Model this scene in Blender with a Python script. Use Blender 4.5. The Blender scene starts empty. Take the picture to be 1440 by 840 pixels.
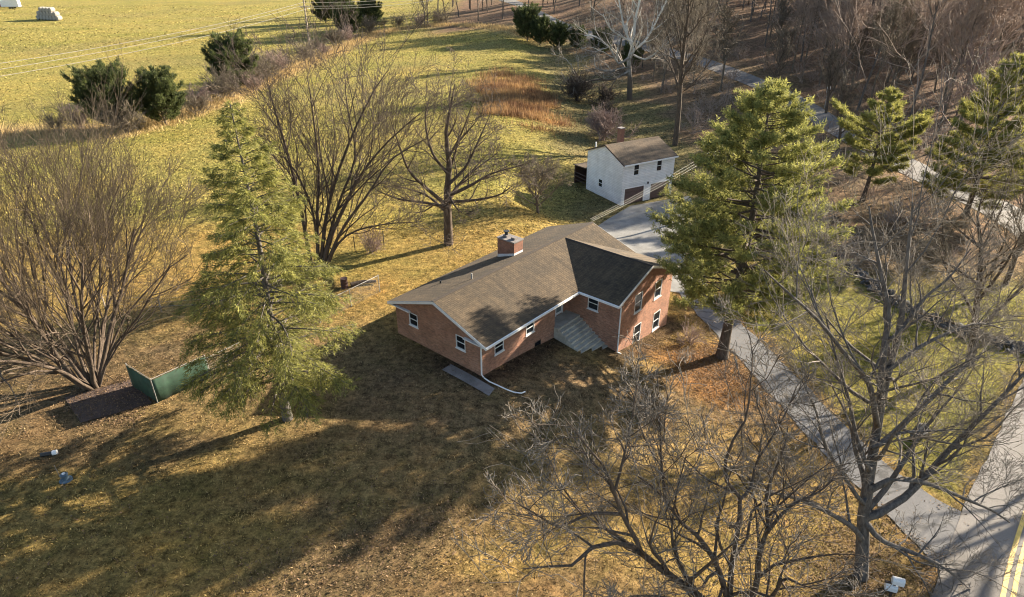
import bpy, math, random
import numpy as np
from mathutils import Vector

scene = bpy.context.scene
COL = scene.collection
R = math.radians

# ------------------------------------------------------------------ camera, sky, sun, exposure
cam = bpy.data.cameras.new('camera')
cam.sensor_width = 36.0
cam.lens = 23.2
cam.clip_end = 3000
cam_ob = bpy.data.objects.new('camera', cam)
COL.objects.link(cam_ob)
cam_ob.location = (0, 0, 26.5)
cam_ob.rotation_euler = (R(90 - 28.3), 0, 0)
scene.camera = cam_ob

SUN_DIR = Vector((0.845, 0.535, 0)).normalized()
SUN_EL = R(19)
world = bpy.data.worlds.new('World')
scene.world = world
world.use_nodes = True
wn = world.node_tree.nodes
wl = world.node_tree.links
sky = wn.new('ShaderNodeTexSky')
sky.sky_type = 'NISHITA'
sky.sun_disc = False
sky.sun_elevation = SUN_EL
sky.sun_rotation = math.atan2(SUN_DIR.x, SUN_DIR.y)
wl.new(sky.outputs[0], wn['Background'].inputs[0])
wn['Background'].inputs[1].default_value = 0.068

sun = bpy.data.lights.new('sun', 'SUN')
sun.energy = 5.0
sun.angle = R(0.55)
sun.color = (1.0, 0.875, 0.69)
sun_ob = bpy.data.objects.new('sun', sun)
COL.objects.link(sun_ob)
to_sun = Vector((SUN_DIR.x * math.cos(SUN_EL), SUN_DIR.y * math.cos(SUN_EL), math.sin(SUN_EL)))
sun_ob.rotation_euler = to_sun.to_track_quat('Z', 'Y').to_euler()
sun_ob.location = (60, 30, 60)

scene.view_settings.view_transform = 'Standard'
scene.view_settings.look = 'None'
scene.view_settings.gamma = 1.0
scene.view_settings.use_curve_mapping = False
scene.view_settings.exposure = 2.08
scene.cycles.use_denoising = True
try:
    scene.cycles.denoiser = 'OPENIMAGEDENOISE'
    scene.cycles.denoising_prefilter = 'ACCURATE'
except Exception:
    pass
scene.cycles.filter_width = 1.1
scene.cycles.max_bounces = 6
scene.cycles.diffuse_bounces = 3
scene.cycles.glossy_bounces = 2
scene.cycles.transparent_max_bounces = 6

# ------------------------------------------------------------------ helpers
def tag(o, label=None, cat=None, group=None, kind=None):
    if label: o['label'] = label
    if cat: o['category'] = cat
    if group: o['group'] = group
    if kind: o['kind'] = kind
    return o

def empty(name, loc=(0, 0, 0), rz=0.0):
    o = bpy.data.objects.new(name, None)
    o.empty_display_size = 0.3
    COL.objects.link(o)
    o.location = loc
    o.rotation_euler = (0, 0, rz)
    return o

def link(name, me, parent=None):
    o = bpy.data.objects.new(name, me)
    COL.objects.link(o)
    if parent is not None:
        o.parent = parent
    return o

def copy_tree(o, parent=None):
    c = o.copy()
    COL.objects.link(c)
    c.parent = parent
    for ch in o.children:
        copy_tree(ch, c)
    return c

def np_mesh(name, V, T=None, Q=None, mat=None, smooth=True, tint=None):
    """mesh from numpy arrays: V (n,3), T (t,3) triangles, Q (q,4) quads, tint (n,3) vertex colour"""
    V = np.asarray(V, dtype=np.float32).reshape(-1, 3)
    T = np.zeros((0, 3), np.int32) if T is None else np.asarray(T, np.int32).reshape(-1, 3)
    Q = np.zeros((0, 4), np.int32) if Q is None else np.asarray(Q, np.int32).reshape(-1, 4)
    me = bpy.data.meshes.new(name)
    me.vertices.add(len(V))
    me.vertices.foreach_set('co', V.ravel())
    li = np.concatenate([T.ravel(), Q.ravel()]).astype(np.int32)
    me.loops.add(len(li))
    me.loops.foreach_set('vertex_index', li)
    nt, nq = len(T), len(Q)
    me.polygons.add(nt + nq)
    st = np.concatenate([np.arange(nt) * 3, nt * 3 + np.arange(nq) * 4]).astype(np.int32)
    me.polygons.foreach_set('loop_start', st)
    me.update(calc_edges=True)
    me.polygons.foreach_set('use_smooth', np.full(nt + nq, smooth, dtype=bool))
    if tint is not None:
        at = me.color_attributes.new('tint', 'FLOAT_COLOR', 'POINT')
        c = np.ones((len(V), 4), np.float32)
        c[:, :3] = tint
        at.data.foreach_set('color', c.ravel())
    if mat is not None:
        me.materials.append(mat)
    me.update()
    return me

def nrm(a):
    a = np.asarray(a, float)
    return a / (np.linalg.norm(a, axis=-1, keepdims=True) + 1e-9)

class MB:
    """collects polygons (with a planar UV) and builds one mesh object"""
    def __init__(s):
        s.v = []; s.f = []; s.uv = []
    def poly(s, pts):
        pts = [Vector(p) for p in pts]
        n = Vector((0, 0, 0))
        for i in range(len(pts)):
            a, b = pts[i], pts[(i + 1) % len(pts)]
            n += a.cross(b)
        n.normalize()
        t = Vector((0, 0, 1)).cross(n)
        t = Vector((1, 0, 0)) if t.length < 1e-3 else t.normalized()
        b = n.cross(t)
        i0 = len(s.v)
        s.v += [tuple(p) for p in pts]
        s.f.append(tuple(range(i0, i0 + len(pts))))
        s.uv.append([(p.dot(t), p.dot(b)) for p in pts])
    def box(s, x0, x1, y0, y1, z0, z1):
        p = lambda x, y, z: (x, y, z)
        s.poly([p(x0, y0, z0), p(x1, y0, z0), p(x1, y0, z1), p(x0, y0, z1)])
        s.poly([p(x1, y1, z0), p(x0, y1, z0), p(x0, y1, z1), p(x1, y1, z1)])
        s.poly([p(x0, y1, z0), p(x0, y0, z0), p(x0, y0, z1), p(x0, y1, z1)])
        s.poly([p(x1, y0, z0), p(x1, y1, z0), p(x1, y1, z1), p(x1, y0, z1)])
        s.poly([p(x0, y0, z1), p(x1, y0, z1), p(x1, y1, z1), p(x0, y1, z1)])
        s.poly([p(x0, y1, z0), p(x1, y1, z0), p(x1, y0, z0), p(x0, y0, z0)])
    def obox(s, P, a0, a1, b0, b1, c0, c1):
        """box in a wall frame: P(a, b, c) -> point; a along wall, b up, c outward"""
        s.poly([P(a0, b0, c1), P(a1, b0, c1), P(a1, b1, c1), P(a0, b1, c1)])
        s.poly([P(a1, b0, c0), P(a0, b0, c0), P(a0, b1, c0), P(a1, b1, c0)])
        s.poly([P(a0, b0, c0), P(a0, b0, c1), P(a0, b1, c1), P(a0, b1, c0)])
        s.poly([P(a1, b0, c1), P(a1, b0, c0), P(a1, b1, c0), P(a1, b1, c1)])
        s.poly([P(a0, b1, c1), P(a1, b1, c1), P(a1, b1, c0), P(a0, b1, c0)])
        s.poly([P(a0, b0, c0), P(a1, b0, c0), P(a1, b0, c1), P(a0, b0, c1)])
    def slab(s, pts, th):
        """thick slab hanging th below the polygon pts (counter-clockwise seen from above)"""
        lo = [(p[0], p[1], p[2] - th) for p in pts]
        s.poly(pts)
        s.poly(lo[::-1])
        n = len(pts)
        for i in range(n):
            j = (i + 1) % n
            s.poly([lo[i], lo[j], pts[j], pts[i]])
    def tube(s, pts, r, sides=8, r1=None):
        pts = [Vector(p) for p in pts]
        rings = []
        for i, p in enumerate(pts):
            t = (pts[min(i + 1, len(pts) - 1)] - pts[max(i - 1, 0)]).normalized()
            ref = Vector((0, 0, 1)) if abs(t.z) < 0.9 else Vector((1, 0, 0))
            a = t.cross(ref).normalized(); b = t.cross(a)
            rr = r if r1 is None else r + (r1 - r) * i / (len(pts) - 1)
            rings.append([p + (a * math.cos(k * 2 * math.pi / sides) + b * math.sin(k * 2 * math.pi / sides)) * rr for k in range(sides)])
        for i in range(len(pts) - 1):
            for k in range(sides):
                k2 = (k + 1) % sides
                s.poly([rings[i][k2], rings[i][k], rings[i + 1][k], rings[i + 1][k2]])
        s.poly(rings[0]); s.poly(rings[-1][::-1])
    def wall(s, P, a0, a1, b0, b1, holes=(), depth=0.12):
        xs = sorted({a0, a1, *[h[0] for h in holes], *[h[1] for h in holes]})
        zs = sorted({b0, b1, *[h[2] for h in holes], *[h[3] for h in holes]})
        for i in range(len(xs) - 1):
            for j in range(len(zs) - 1):
                mx, mz = (xs[i] + xs[i + 1]) / 2, (zs[j] + zs[j + 1]) / 2
                if any(h[0] < mx < h[1] and h[2] < mz < h[3] for h in holes):
                    continue
                s.poly([P(xs[i], zs[j], 0), P(xs[i + 1], zs[j], 0), P(xs[i + 1], zs[j + 1], 0), P(xs[i], zs[j + 1], 0)])
        for h in holes:
            x0, x1, z0, z1 = h
            d = -depth
            s.poly([P(x0, z0, 0), P(x0, z0, d), P(x0, z1, d), P(x0, z1, 0)][::-1])
            s.poly([P(x1, z0, d), P(x1, z0, 0), P(x1, z1, 0), P(x1, z1, d)][::-1])
            s.poly([P(x0, z1, d), P(x1, z1, d), P(x1, z1, 0), P(x0, z1, 0)])
            s.poly([P(x0, z0, 0), P(x1, z0, 0), P(x1, z0, d), P(x0, z0, d)])
    def build(s, name, mat, parent=None, smooth=False):
        me = bpy.data.meshes.new(name)
        me.from_pydata(s.v, [], s.f)
        uv = me.uv_layers.new(name='UVMap')
        k = 0
        flat = [c for f in s.uv for p in f for c in p]
        uv.data.foreach_set('uv', flat)
        if smooth:
            me.polygons.foreach_set('use_smooth', [True] * len(me.polygons))
        me.materials.append(mat)
        me.update()
        return link(name, me, parent)

# ------------------------------------------------------------------ materials
def new_mat(name):
    m = bpy.data.materials.new(name)
    m.use_nodes = True
    nt = m.node_tree
    return m, nt.nodes, nt.links, nt.nodes['Principled BSDF']

def ramp(n, stops):
    r = n.new('ShaderNodeValToRGB')
    e = r.color_ramp.elements
    while len(e) < len(stops): e.new(0.5)
    for el, (p, c) in zip(e, stops):
        el.position = p
        el.color = (*c, 1)
    return r

def mixc(n, l, a, b, fac, mode='MIX'):
    m = n.new('ShaderNodeMix'); m.data_type = 'RGBA'; m.blend_type = mode
    for sock, val in ((m.inputs[0], fac), (m.inputs[6], a), (m.inputs[7], b)):
        if hasattr(val, 'links') or hasattr(val, 'is_linked'):
            l.new(val, sock)
        elif isinstance(val, (int, float)):
            sock.default_value = val
        else:
            sock.default_value = (*val, 1)
    return m.outputs[2]

def noise(n, l, scale, detail=4, rough=0.6, coord=None, dist=0.0):
    t = n.new('ShaderNodeTexNoise')
    t.inputs['Scale'].default_value = scale
    t.inputs['Detail'].default_value = detail
    t.inputs['Roughness'].default_value = rough
    t.inputs['Distortion'].default_value = dist
    if coord is not None: l.new(coord, t.inputs['Vector'])
    return t

def plain(name, col, rough=0.7, var=0.25, scale=3.0, metal=0.0, bump=0.0, fine=30.0):
    """base colour broken up by two scales of noise"""
    m, n, l, b = new_mat(name)
    tc = n.new('ShaderNodeTexCoord')
    a = noise(n, l, scale, 5, 0.65, tc.outputs['Object'])
    lo = tuple(c * (1 - var) for c in col); hi = tuple(min(1, c * (1 + var)) for c in col)
    r = ramp(n, [(0.3, lo), (0.7, hi)])
    l.new(a.outputs[0], r.inputs[0])
    f = noise(n, l, fine, 3, 0.6, tc.outputs['Object'])
    r2 = ramp(n, [(0.3, (0.82,) * 3), (0.7, (1.12,) * 3)])
    l.new(f.outputs[0], r2.inputs[0])
    l.new(mixc(n, l, r.outputs[0], r2.outputs[0], 1.0, 'MULTIPLY'), b.inputs['Base Color'])
    b.inputs['Roughness'].default_value = rough
    b.inputs['Metallic'].default_value = metal
    if bump:
        bp = n.new('ShaderNodeBump'); bp.inputs['Strength'].default_value = bump; bp.inputs['Distance'].default_value = 0.05
        l.new(f.outputs[0], bp.inputs['Height']); l.new(bp.outputs[0], b.inputs['Normal'])
    return m

def tinted(name, rough=0.8, trans=0.0, spec=0.3):
    """colour from the mesh's own tint attribute, optionally letting light through (leaves, needles)"""
    m, n, l, b = new_mat(name)
    at = n.new('ShaderNodeAttribute'); at.attribute_name = 'tint'
    l.new(at.outputs['Color'], b.inputs['Base Color'])
    b.inputs['Roughness'].default_value = rough
    b.inputs['Specular IOR Level'].default_value = spec
    if trans:
        tr = n.new('ShaderNodeBsdfTranslucent')
        l.new(at.outputs['Color'], tr.inputs[0])
        mx = n.new('ShaderNodeMixShader'); mx.inputs[0].default_value = trans
        l.new(b.outputs[0], mx.inputs[1]); l.new(tr.outputs[0], mx.inputs[2])
        l.new(mx.outputs[0], n['Material Output'].inputs[0])
    return m

def bark_mat(name, lo, hi, scale=2.0):
    m, n, l, b = new_mat(name)
    tc = n.new('ShaderNodeTexCoord')
    mp = n.new('ShaderNodeMapping'); mp.inputs['Scale'].default_value = (1, 1, 0.25)
    l.new(tc.outputs['Object'], mp.inputs[0])
    a = noise(n, l, scale * 4, 6, 0.7, mp.outputs[0])
    r = ramp(n, [(0.32, lo), (0.68, hi)])
    l.new(a.outputs[0], r.inputs[0]); l.new(r.outputs[0], b.inputs['Base Color'])
    b.inputs['Roughness'].default_value = 0.9
    b.inputs['Specular IOR Level'].default_value = 0.2
    bp = n.new('ShaderNodeBump'); bp.inputs['Strength'].default_value = 0.6; bp.inputs['Distance'].default_value = 0.04
    l.new(a.outputs[0], bp.inputs['Height']); l.new(bp.outputs[0], b.inputs['Normal'])
    return m

def brick_mat(name, c1, c2, mortar, w=0.21, h=0.075):
    m, n, l, b = new_mat(name)
    tc = n.new('ShaderNodeTexCoord')
    t = n.new('ShaderNodeTexBrick')
    t.inputs['Scale'].default_value = 1.0
    t.inputs['Brick Width'].default_value = w
    t.inputs['Row Height'].default_value = h
    t.inputs['Mortar Size'].default_value = 0.008
    t.inputs['Color1'].default_value = (*c1, 1); t.inputs['Color2'].default_value = (*c2, 1)
    t.inputs['Mortar'].default_value = (*mortar, 1)
    l.new(tc.outputs['UV'], t.inputs['Vector'])
    a = noise(n, l, 0.9, 5, 0.7, tc.outputs['Object'])
    r = ramp(n, [(0.25, (0.62, 0.60, 0.60)), (0.75, (1.2, 1.2, 1.2))]); l.new(a.outputs[0], r.inputs[0])
    a2 = noise(n, l, 9, 3, 0.7, tc.outputs['Object'])
    r2 = ramp(n, [(0.3, (0.8, 0.78, 0.76)), (0.7, (1.15, 1.15, 1.15))]); l.new(a2.outputs[0], r2.inputs[0])
    c = mixc(n, l, t.outputs[0], r.outputs[0], 1.0, 'MULTIPLY')
    l.new(mixc(n, l, c, r2.outputs[0], 1.0, 'MULTIPLY'), b.inputs['Base Color'])
    b.inputs['Roughness'].default_value = 0.9
    bp = n.new('ShaderNodeBump'); bp.inputs['Strength'].default_value = 0.5; bp.inputs['Distance'].default_value = 0.01; bp.invert = True
    l.new(t.outputs['Fac'], bp.inputs['Height']); l.new(bp.outputs[0], b.inputs['Normal'])
    return m

def shingle_mat(name, lo, hi, streak):
    m, n, l, b = new_mat(name)
    tc = n.new('ShaderNodeTexCoord')
    t = n.new('ShaderNodeTexBrick')
    t.inputs['Scale'].default_value = 1.0
    t.inputs['Brick Width'].default_value = 0.32; t.inputs['Row Height'].default_value = 0.15
    t.inputs['Mortar Size'].default_value = 0.012
    t.inputs['Color1'].default_value = (*lo, 1); t.inputs['Color2'].default_value = (*hi, 1)
    t.inputs['Mortar'].default_value = (*[c * 0.45 for c in lo], 1)
    l.new(tc.outputs['UV'], t.inputs['Vector'])
    a = noise(n, l, 0.45, 6, 0.7, tc.outputs['Object'], 0.6)
    r = ramp(n, [(0.3, (0.55, 0.56, 0.56)), (0.72, (1.3, 1.2, 1.02))]); l.new(a.outputs[0], r.inputs[0])
    mp = n.new('ShaderNodeMapping'); mp.inputs['Scale'].default_value = (2.2, 0.18, 1)
    l.new(tc.outputs['UV'], mp.inputs[0])
    s = noise(n, l, 1.0, 4, 0.6, mp.outputs[0])
    rs = ramp(n, [(0.4, (1, 1, 1)), (0.75, streak)]); l.new(s.outputs[0], rs.inputs[0])
    g = noise(n, l, 14, 3, 0.7, tc.outputs['Object'])
    rg = ramp(n, [(0.3, (0.75,) * 3), (0.7, (1.22,) * 3)]); l.new(g.outputs[0], rg.inputs[0])
    c = mixc(n, l, t.outputs[0], r.outputs[0], 1.0, 'MULTIPLY')
    c = mixc(n, l, c, rs.outputs[0], 1.0, 'MULTIPLY')
    c = mixc(n, l, c, rg.outputs[0], 1.0, 'MULTIPLY')
    l.new(c, b.inputs['Base Color'])
    b.inputs['Roughness'].default_value = 0.95
    bp = n.new('ShaderNodeBump'); bp.inputs['Strength'].default_value = 0.7; bp.inputs['Distance'].default_value = 0.02; bp.invert = True
    l.new(t.outputs['Fac'], bp.inputs['Height']); l.new(bp.outputs[0], b.inputs['Normal'])
    return m

def glass_mat(name):
    m, n, l, b = new_mat(name)
    b.inputs['Base Color'].default_value = (0.012, 0.016, 0.022, 1)
    b.inputs['Roughness'].default_value = 0.06
    b.inputs['Specular IOR Level'].default_value = 0.6
    return m

def asphalt_mat(name, col, patch):
    m, n, l, b = new_mat(name)
    tc = n.new('ShaderNodeTexCoord')
    a = noise(n, l, 0.35, 6, 0.7, tc.outputs['Object'], 0.5)
    r = ramp(n, [(0.3, tuple(c * 0.75 for c in col)), (0.5, col), (0.75, patch)]); l.new(a.outputs[0], r.inputs[0])
    f = noise(n, l, 14, 4, 0.75, tc.outputs['Object'])
    rf = ramp(n, [(0.3, (0.72,) * 3), (0.7, (1.2,) * 3)]); l.new(f.outputs[0], rf.inputs[0])
    v = n.new('ShaderNodeTexVoronoi'); v.feature = 'DISTANCE_TO_EDGE'; v.inputs['Scale'].default_value = 0.35
    nz = noise(n, l, 1.2, 3, 0.6, tc.outputs['Object'])
    l.new(mixc(n, l, tc.outputs['Object'], nz.outputs['Color'], 0.35), v.inputs['Vector'])
    rv = ramp(n, [(0.0, (0.35,) * 3), (0.02, (1,) * 3)]); l.new(v.outputs[0], rv.inputs[0])
    c = mixc(n, l, r.outputs[0], rf.outputs[0], 1.0, 'MULTIPLY')
    l.new(mixc(n, l, c, rv.outputs[0], 1.0, 'MULTIPLY'), b.inputs['Base Color'])
    b.inputs['Roughness'].default_value = 0.9
    bp = n.new('ShaderNodeBump'); bp.inputs['Strength'].default_value = 0.3; bp.inputs['Distance'].default_value = 0.02
    l.new(f.outputs[0], bp.inputs['Height']); l.new(bp.outputs[0], b.inputs['Normal'])
    return m

def ground_mat(name):
    m, n, l, b = new_mat(name)
    tc = n.new('ShaderNodeTexCoord'); co = tc.outputs['Object']
    at = n.new('ShaderNodeAttribute'); at.attribute_name = 'tint'
    big = noise(n, l, 0.06, 6, 0.65, co, 0.8)
    rb = ramp(n, [(0.28, (0.82, 0.86, 0.78)), (0.5, (1, 1, 1)), (0.75, (1.16, 1.02, 0.95))]); l.new(big.outputs[0], rb.inputs[0])
    mid = noise(n, l, 0.55, 6, 0.7, co, 0.6)
    rm = ramp(n, [(0.28, (0.58, 0.66, 0.56)), (0.5, (1, 1, 1)), (0.72, (1.25, 1.15, 1.08))]); l.new(mid.outputs[0], rm.inputs[0])
    fine = noise(n, l, 1.6, 9, 0.92, co)
    rf = ramp(n, [(0.39, (0.16, 0.14, 0.12)), (0.5, (0.88, 0.87, 0.86)), (0.61, (1.9, 1.82, 1.7))]); l.new(fine.outputs[0], rf.inputs[0])
    c = mixc(n, l, at.outputs['Color'], rb.outputs[0], 1.0, 'MULTIPLY')
    c = mixc(n, l, c, rm.outputs[0], 1.0, 'MULTIPLY')
    c = mixc(n, l, c, rf.outputs[0], 1.0, 'MULTIPLY')
    l.new(c, b.inputs['Base Color'])
    b.inputs['Roughness'].default_value = 1.0
    b.inputs['Specular IOR Level'].default_value = 0.1
    bp = n.new('ShaderNodeBump'); bp.inputs['Strength'].default_value = 1.0; bp.inputs['Distance'].default_value = 0.25
    l.new(fine.outputs[0], bp.inputs['Height'])
    bp2 = n.new('ShaderNodeBump'); bp2.inputs['Strength'].default_value = 0.6; bp2.inputs['Distance'].default_value = 0.6
    l.new(mid.outputs[0], bp2.inputs['Height']); l.new(bp.outputs[0], bp2.inputs['Normal'])
    l.new(bp2.outputs[0], b.inputs['Normal'])
    return m

M = {
 'ground': ground_mat('ground_cover'),
 'brick': brick_mat('red_brick', (0.22, 0.092, 0.055), (0.42, 0.19, 0.115), (0.38, 0.31, 0.24)),
 'chimney_brick': brick_mat('chimney_brick', (0.22, 0.085, 0.05), (0.30, 0.12, 0.07), (0.25, 0.2, 0.16)),
 'shingle': shingle_mat('brown_shingle', (0.082, 0.06, 0.038), (0.125, 0.092, 0.058), (0.5, 0.5, 0.5)),
 'garage_shingle': shingle_mat('garage_shingle', (0.12, 0.088, 0.06), (0.16, 0.12, 0.085), (0.75, 0.73, 0.71)),
 'ridge': plain('ridge_shingle', (0.04, 0.03, 0.023), 0.95, 0.2),
 'white': plain('white_trim', (0.74, 0.74, 0.73), 0.45, 0.06, 2.0),
 'siding': None,
 'door': plain('white_door', (0.72, 0.72, 0.72), 0.4, 0.05),
 'glass': glass_mat('window_glass'),
 'screen_glass': plain('storm_glass', (0.16, 0.2, 0.22), 0.15, 0.2),
 'concrete': plain('weathered_concrete', (0.42, 0.39, 0.33), 0.9, 0.28, 1.6, bump=0.3),
 'concrete_dark': plain('damp_concrete', (0.2, 0.18, 0.17), 0.9, 0.3, 1.2, bump=0.3),
 'brown_door': plain('brown_garage_door', (0.085, 0.05, 0.045), 0.6, 0.15),
 'dark_wood': plain('dark_wood', (0.06, 0.04, 0.03), 0.85, 0.3),
 'metal': plain('galvanised_steel', (0.36, 0.35, 0.33), 0.55, 0.15, 4, 0.3),
 'lead': plain('flashing', (0.62, 0.62, 0.63), 0.5, 0.1, 4),
 'black_pipe': plain('black_pipe', (0.03, 0.03, 0.03), 0.5, 0.2),
 'wire': plain('cable', (0.28, 0.265, 0.24), 0.5, 0.1),
 'pole_wood': plain('pole_wood', (0.30, 0.25, 0.2), 0.9, 0.25),
 'green_mesh': plain('green_screen_fabric', (0.022, 0.058, 0.034), 0.8, 0.3, 2.0),
 'asphalt': asphalt_mat('road_asphalt', (0.17, 0.152, 0.136), (0.21, 0.19, 0.17)),
 'drive': asphalt_mat('driveway_asphalt', (0.115, 0.112, 0.115), (0.17, 0.158, 0.145)),
 'gravel': plain('pale_gravel', (0.195, 0.19, 0.178), 1.0, 0.35, 0.6, bump=0.6, fine=12),
 'yellow': plain('yellow_paint', (0.62, 0.42, 0.09), 0.7, 0.2, 3),
 'stone': plain('grey_stone', (0.075, 0.072, 0.07), 0.9, 0.4, 1.5, bump=0.5),
 'blue_metal': plain('blue_grey_metal', (0.07, 0.11, 0.15), 0.45, 0.2),
 'rust': plain('rusty_red_metal', (0.06, 0.028, 0.022), 0.7, 0.35),
 'mulch': plain('mulch', (0.085, 0.055, 0.042), 1.0, 0.4, 3, bump=0.8, fine=9),
 'bale_wrap': plain('grey_hay', (0.32, 0.29, 0.25), 0.9, 0.25, 1.0),
 'trailer_red': plain('red_paint', (0.28, 0.05, 0.04), 0.4, 0.15),
 'blades': tinted('grass_blades', 0.85, 0.25),
 'needles': tinted('needles', 0.7, 0.46),
 'bark_dark': bark_mat('dark_bark', (0.045, 0.034, 0.026), (0.14, 0.105, 0.08)),
 'bark_grey': bark_mat('grey_bark', (0.05, 0.044, 0.04), (0.17, 0.15, 0.135)),
 'bark_brown': bark_mat('brown_bark', (0.06, 0.048, 0.036), (0.19, 0.155, 0.12)),
 'bark_sycamore': None,
 'bark_white': bark_mat('pale_bark', (0.42, 0.38, 0.32), (0.72, 0.69, 0.62)),
 'twig_dark': plain('dark_twigs', (0.085, 0.062, 0.046), 0.9, 0.3),
 'twig_brown': plain('brown_twigs', (0.15, 0.12, 0.085), 0.9, 0.3),
 'twig_pale': plain('pale_twigs', (0.27, 0.23, 0.185), 0.85, 0.3),
 'twig_wood': plain('woodland_twigs', (0.30, 0.225, 0.178), 0.9, 0.3, 0.6),
 'twig_red': plain('reddish_twigs', (0.24, 0.17, 0.145), 0.9, 0.3),
}

def sycamore_bark():
    """brown plates at the foot giving way to pale bare bark higher up, as these trees shed"""
    m = bark_mat('sycamore_bark', (0.42, 0.38, 0.32), (0.72, 0.69, 0.62))
    n, l = m.node_tree.nodes, m.node_tree.links
    b = n['Principled BSDF']; src = b.inputs['Base Color'].links[0].from_socket
    tc = n.new('ShaderNodeTexCoord'); sx = n.new('ShaderNodeSeparateXYZ'); l.new(tc.outputs['Object'], sx.inputs[0])
    nz = noise(n, l, 0.9, 4, 0.6, tc.outputs['Object'])
    mul = n.new('ShaderNodeMath'); mul.operation = 'MULTIPLY_ADD'; l.new(nz.outputs[0], mul.inputs[0]); mul.inputs[1].default_value = 8; l.new(sx.outputs[2], mul.inputs[2])
    mr = n.new('ShaderNodeMapRange'); mr.inputs[1].default_value = 9; mr.inputs[2].default_value = 15; l.new(mul.outputs[0], mr.inputs[0])
    l.new(mixc(n, l, (0.11, 0.085, 0.065), src, mr.outputs[0]), b.inputs['Base Color'])
    return m
M['bark_sycamore'] = sycamore_bark()

def siding_mat():
    """white lap siding: thin shadow gap under each board, weathering in soft patches"""
    m, n, l, b = new_mat('white_siding')
    tc = n.new('ShaderNodeTexCoord')
    t = n.new('ShaderNodeTexBrick'); t.inputs['Scale'].default_value = 1.0
    t.inputs['Brick Width'].default_value = 3.6; t.inputs['Row Height'].default_value = 0.21; t.inputs['Mortar Size'].default_value = 0.014
    t.inputs['Color1'].default_value = (.66, .67, .68, 1); t.inputs['Color2'].default_value = (.74, .74, .74, 1); t.inputs['Mortar'].default_value = (.42, .43, .45, 1)
    l.new(tc.outputs['UV'], t.inputs['Vector'])
    a = noise(n, l, 0.7, 5, 0.7, tc.outputs['Object']); r = ramp(n, [(0.3, (.82, .81, .79)), (0.65, (1.04, 1.04, 1.04))]); l.new(a.outputs[0], r.inputs[0])
    l.new(mixc(n, l, t.outputs[0], r.outputs[0], 1.0, 'MULTIPLY'), b.inputs['Base Color'])
    b.inputs['Roughness'].default_value = 0.55
    bp = n.new('ShaderNodeBump'); bp.inputs['Strength'].default_value = 0.6; bp.inputs['Distance'].default_value = 0.02; bp.invert = True
    l.new(t.outputs['Fac'], bp.inputs['Height']); l.new(bp.outputs[0], b.inputs['Normal'])
    return m
M['siding'] = siding_mat()
M['twig_fan'] = plain('warm_brown_twigs', (0.10, 0.072, 0.045), 0.9, 0.35)
M['twig_near'] = plain('grey_brown_twigs', (0.165, 0.138, 0.11), 0.9, 0.45, 1.5)

# ------------------------------------------------------------------ the lie of the land
def sst(t):
    t = np.clip(t, 0, 1)
    return t * t * (3 - 2 * t)

def hz(x, y):
    """height of the ground: level field at the left, falling to the drive at the right, woods rising behind the road"""
    x = np.asarray(x, float); y = np.asarray(y, float)
    z = -3.5 * sst((x + 4) / 24)
    z = z + 9 * sst((x * 0.55 + y * 0.835 - 118) / 150) * sst((x + 20) / 70)
    z = z + 3 * sst((y - 170) / 120) * sst((x + 60) / 60)
    w = 1 - sst((np.hypot(x - 15, y - 81) - 9) / 9)
    return z * (1 - w) - 2.85 * w

def hf(x, y):
    return float(hz(x, y))

ROAD = [(14, 9), (20, 16), (25.4, 22.4), (29.7, 27.3), (41.0, 39.2), (52, 51.5), (59.5, 64), (62.2, 77), (60.8, 93), (59.6, 117), (58.5, 143),
        (54.2, 163), (47.5, 182), (36.6, 201), (22.5, 225), (12.7, 255), (1, 304), (-6, 345)]
DRIVE = [(26.5, 24.6), (24.2, 29.0), (22.6, 33.5), (21.6, 38), (20.6, 43.3), (19.5, 48.4), (18.3, 53.4), (17.3, 59), (16.2, 66), (15.6, 71.5)]

def spline(pts, step):
    """Catmull-Rom through pts, resampled about every step metres"""
    P = np.array([pts[0]] + list(pts) + [pts[-1]], float)
    out = []
    for i in range(1, len(P) - 2):
        p0, p1, p2, p3 = P[i - 1], P[i], P[i + 1], P[i + 2]
        k = max(2, int(np.linalg.norm(p2 - p1) / step))
        t = (np.arange(k) / k)[:, None]
        out.append(0.5 * (2 * p1 + (p2 - p0) * t + (2 * p0 - 5 * p1 + 4 * p2 - p3) * t ** 2 + (3 * p1 - p0 - 3 * p2 + p3) * t ** 3))
    out.append(P[-2][None])
    return np.concatenate(out)

def dist_poly(x, y, pts):
    """distance of points to a polyline"""
    p = np.stack([x, y], -1)
    best = np.full(x.shape, 1e9)
    for a, b in zip(pts[:-1], pts[1:]):
        a = np.array(a, float); b = np.array(b, float); d = b - a
        t = np.clip(((p - a) @ d) / (d @ d + 1e-9), 0, 1)
        best = np.minimum(best, np.linalg.norm(p - (a + t[..., None] * d), axis=-1))
    return best

_rs = np.random.RandomState(5)
_ph = _rs.rand(24, 3)
def vnoise(x, y, s):
    """cheap smooth pseudo-noise, about -1..1"""
    o = 0
    for k in range(6):
        a = _ph[k, 0] * 6.28; f = (0.6 + 1.3 * _ph[k, 1]) / s
        o = o + np.sin((x * math.cos(a) + y * math.sin(a)) * f * 6.28 + _ph[k, 2] * 6.28)
    return o / 3.0

ROAD_S = spline(ROAD, 3.0)
DRIVE_S = spline(DRIVE, 2.0)

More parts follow.
